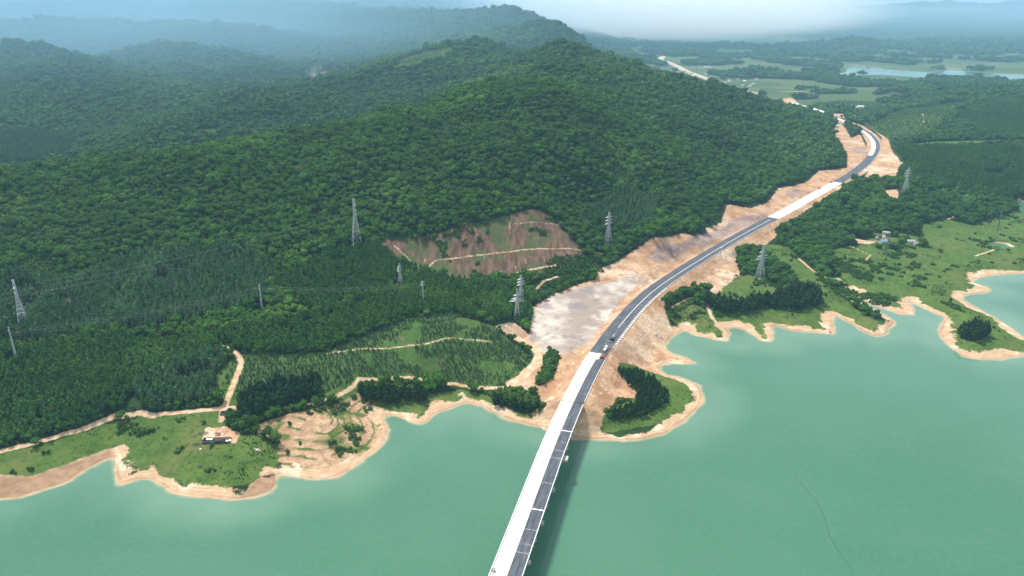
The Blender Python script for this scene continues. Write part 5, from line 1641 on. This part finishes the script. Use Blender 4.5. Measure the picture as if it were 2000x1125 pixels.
# ------------------------------------------------------------------ houses
M_TEAL = flat('teal_sheet_roof', (0.12, 0.29, 0.32), 0.5, 0.4, 0.15, 1.0)
M_GREYROOF = flat('grey_sheet_roof', (0.34, 0.33, 0.35), 0.6, 0.3, 0.2, 1.0)
M_PINKROOF = flat('faded_tile_roof', (0.40, 0.26, 0.24), 0.85, 0.2, 0.25, 0.8)
M_THATCH = flat('grey_thatch', (0.33, 0.29, 0.27), 0.95, 0.1, 0.3, 0.5)
M_WALL = flat('whitewashed_wall', (0.70, 0.69, 0.66), 0.9, 0.2, 0.12, 1.2)
def house(px, py, L, W_, h, rz, roofmat, label, ridge=1.4, wallmat=None, name='house', windows=2, pos=None):
    q = hit(px, py)[0] if pos is None else pos
    t = thing(name, label, 'house', (q[0], q[1], q[2] - 0.15), rz)
    wall = MB().box((0, 0, h / 2), (L, W_, h)).build('wall', wallmat or M_WALL, t)
    o_ = 0.5; th = 0.14
    for sd in (-1, 1):
        ya, yb_ = sd * (W_ / 2 + o_), 0.0
        za = h - ridge * o_ / (W_ / 2) + 0.05
        V = []
        for x in (-L / 2 - o_, L / 2 + o_):
            V += [(x, ya, za), (x, yb_, h + ridge + 0.05), (x, yb_, h + ridge + 0.05 + th), (x, ya, za + th)]
        MB().add(V, [(0,1,2,3),(7,6,5,4),(0,4,5,1),(1,5,6,2),(2,6,7,3),(3,7,4,0)]).build('roof', roofmat, t)
    gm = MB()
    for x in (-L / 2, L / 2 - 0.15):
        V = [(x, -W_ / 2, h), (x, W_ / 2, h), (x, 0, h + ridge), (x + .15, -W_ / 2, h), (x + .15, W_ / 2, h), (x + .15, 0, h + ridge)]
        gm.add(V, [(0,1,2),(5,4,3),(0,3,4,1),(1,4,5,2),(2,5,3,0)])
    gm.build('gable', wallmat or M_WALL, t)
    for sd in (-1, 1):
        MB().box((0, sd * (W_ / 2 + 0.012), 1.05), (1.0, 0.06, 2.1)).build('door', M_WOOD, t)
        for k in range(windows):
            MB().box((L * (-0.32 + 0.64 * k / max(1, windows - 1)), sd * (W_ / 2 + 0.012), 1.6), (1.1, 0.06, 1.0)).build('window', M_WIND, t)
    return t
house(1724, 474, 11.5, 7.0, 3.2, R(18), M_TEAL, 'farm house with a teal sheet roof among trees', 1.5)
house(1727, 466, 6.5, 5.0, 3.0, R(75), M_PINKROOF, 'small house with a faded pink tiled roof behind the teal roofed house', 1.8)
house(1731, 457, 9.5, 5.0, 3.0, R(-25), M_GREYROOF, 'long low house with a pale grey roof behind the pink roofed one', 1.0)
house(1779, 474, 9.0, 5.5, 3.0, R(-14), M_GREYROOF, 'grey roofed shed in the grass, left one of a joined pair')
house(1791, 478, 7.5, 4.5, 2.6, R(-14), M_THATCH, 'lower paler shed joined to the right of the grey roofed shed', 1.0)
house(1679, 212, 22, 14, 8.0, R(5), M_WALL, 'white building alone at the end of a pale lane among far hills', 2.0, None, 'house', 3)
house(1632, 248, 14, 9, 4.0, R(30), M_WALL, 'small white roofed hut at the foot of the hill beside the far road')
q = hit(1713, 467)[0]
t = thing('haystack', 'rounded grey thatch stack left of the teal roofed house', 'haystack', tuple(q))
V, Fc = [], []
for k, (rr, zz_) in enumerate([(2.6, -0.2), (2.8, 1.2), (2.3, 2.6), (1.3, 3.7), (0.15, 4.3)]):
    for j in range(12):
        V.append((rr * math.cos(j * math.pi / 6), rr * math.sin(j * math.pi / 6), zz_))
for k in range(4):
    for j in range(12):
        Fc.append((k * 12 + j, k * 12 + (j + 1) % 12, (k + 1) * 12 + (j + 1) % 12, (k + 1) * 12 + j))
Fc.append(tuple(range(48, 60)))
link_mesh('stack', V, Fc, M_THATCH, t)
for (px, py, sc, lab) in [(1716, 484, 2.3, 'dark round tree in front of the teal roofed house, left of its mast'), (1745, 486, 2.8, 'dark round tree right of the thin mast by the teal roofed house'), (1758, 476, 2.4, 'dark tree between the teal roofed house and the grey sheds'),
                          (1747, 462, 2.6, 'dark tree behind the teal roofed house on its right'), (1770, 468, 2.2, 'dark tree just left of the grey roofed shed'), (1737, 452, 2.2, 'dark tree behind the long low grey roofed house')]:
    p = hit(px, py)[0]
    plant('bush', float(p[0]), float(p[1]), sc * 1.25, lab, None, name='broadleaf_tree')
# village by the far stretch of the highway
r = random.Random(8)
roofs = [(M_WALL, 'white'), (M_PINKROOF, 'reddish'), (M_GREYROOF, 'grey')]
vill = []
for k in range(26):
    px, py = r.uniform(1318, 1480), 0
    py = 126 + (px - 1318) * 0.24 + r.uniform(-14, 16)
    q = hit(px, py)[0]
    if q[1] < 3000 or q[1] > 7000: continue
    rf, cn = r.choice(roofs)
    house(0, 0, r.uniform(14, 24), r.uniform(9, 13), r.uniform(4, 8), r.uniform(0, 3.1), rf, 'tiny far house with a %s roof in the village beside the distant highway' % cn, 2.2, pos=q).__setitem__('group', '%s roofed houses of the distant village' % cn)

# ------------------------------------------------------------------ smoke over the hill fire
q = hit(618, 150)[0]
sm = NT('thin_smoke')
sm.t.nodes.remove(sm.b)
vol = sm.n('ShaderNodeVolumePrincipled')
vol.inputs['Color'].default_value = (0.80, 0.88, 1.0, 1)
tc = sm.n('ShaderNodeTexCoord')
ln = sm.n('ShaderNodeVectorMath', operation='LENGTH'); sm.put(ln.inputs[0], tc.outputs['Object'])
den = sm.math('MULTIPLY', sm.step(1.0, 0.15, ln.outputs['Value']), sm.step(0.42, 0.7, sm.noise(26, 3)))
sm.put(vol.inputs['Density'], sm.math('MULTIPLY', den, 0.016))
sm.t.links.new(vol.outputs[0], sm.t.nodes['Material Output'].inputs['Volume'])
V, Fc = [], []
for i in range(7):
    th_ = math.pi * i / 6
    for j in range(12):
        V.append((math.sin(th_) * math.cos(j * math.pi / 6), math.sin(th_) * math.sin(j * math.pi / 6), math.cos(th_)))
for i in range(6):
    for j in range(12):
        Fc.append((i * 12 + j, (i + 1) * 12 + j, (i + 1) * 12 + (j + 1) % 12, i * 12 + (j + 1) % 12))
smoke = link_mesh('smoke', V, Fc, sm.m)
smoke.location = (q[0], q[1], q[2] + 22); smoke.scale = (62, 30, 30); smoke.rotation_euler = (0, -0.25, 0)
tag(smoke, 'thin blue white smoke drifting up from a burnt patch on the far hillside', 'smoke', kind='stuff')

# ------------------------------------------------------------------ air
hz = NT('haze_air')
hz.t.nodes.remove(hz.b)
pv = hz.n('ShaderNodeVolumePrincipled')
pv.inputs['Color'].default_value = (0.40, 0.72, 1.0, 1)
pv.inputs['Density'].default_value = HAZE_DENSITY
pv.inputs['Anisotropy'].default_value = 0.1
hz.t.links.new(pv.outputs[0], hz.t.nodes['Material Output'].inputs['Volume'])
zt, zb = 700.0, -7.0
bx, by0, by1 = 15600.0, -1000.0, 19300.0
V = [(-bx,by0,zb),(bx,by0,zb),(bx,by1,zb),(-bx,by1,zb),(-bx,by0,zt),(bx,by0,zt),(bx,by1,zt),(-bx,by1,zt)]
haze = link_mesh('haze', V, [(0,3,2,1),(4,5,6,7),(0,1,5,4),(1,2,6,5),(2,3,7,6),(3,0,4,7)], hz.m)
haze['kind'] = 'stuff'
haze['label'] = 'pale blue haze in the air over the valley'
haze['category'] = 'haze'


# banks of mist: bright in the far valley, thin and blue over the far left hills
def mist_bank(loc, scl, rz, dens, col, label):
    mi = NT('valley_mist')
    mi.t.nodes.remove(mi.b)
    mv = mi.n('ShaderNodeVolumePrincipled')
    mv.inputs['Color'].default_value = col
    mtc = mi.n('ShaderNodeTexCoord')
    mln = mi.n('ShaderNodeVectorMath', operation='LENGTH'); mi.put(mln.inputs[0], mtc.outputs['Object'])
    mi.put(mv.inputs['Density'], mi.math('MULTIPLY', mi.step(1.0, 0.0, mln.outputs['Value']), dens))
    mi.t.links.new(mv.outputs[0], mi.t.nodes['Material Output'].inputs['Volume'])
    V, Fc = [], []
    for i in range(9):
        th_ = math.pi * i / 8
        for j in range(16):
            V.append((math.sin(th_) * math.cos(j * math.pi / 8), math.sin(th_) * math.sin(j * math.pi / 8), math.cos(th_)))
    for i in range(8):
        for j in range(16):
            Fc.append((i * 16 + j, (i + 1) * 16 + j, (i + 1) * 16 + (j + 1) % 16, i * 16 + (j + 1) % 16))
    mist = link_mesh('mist', V, Fc, mi.m)
    mist.location = loc; mist.scale = scl; mist.rotation_euler = (0, 0, rz)
    tag(mist, label, 'mist', kind='stuff')
mist_bank((1500, 8600, 342), (2700, 3000, 345), -0.15, 0.0042, (0.98, 0.99, 1.0, 1), 'bank of bright white mist lying in the far valley')
mist_bank((-3000, 7600, 346), (5600, 5400, 350), 0.0, 0.00055, (0.45, 0.74, 1.0, 1), 'thin blue mist lying over the far left hills')
mist_bank((-1350, 3000, 236), (1750, 1800, 240), 0.0, 0.00050, (0.45, 0.75, 1.0, 1), 'thin blue mist filling the valley behind the left hill ridge')
mist_bank((5600, 9500, 326), (4200, 4600, 330), 0.0, 0.00022, (0.55, 0.80, 1.0, 1), 'thin blue mist lying in front of the far right mountains')
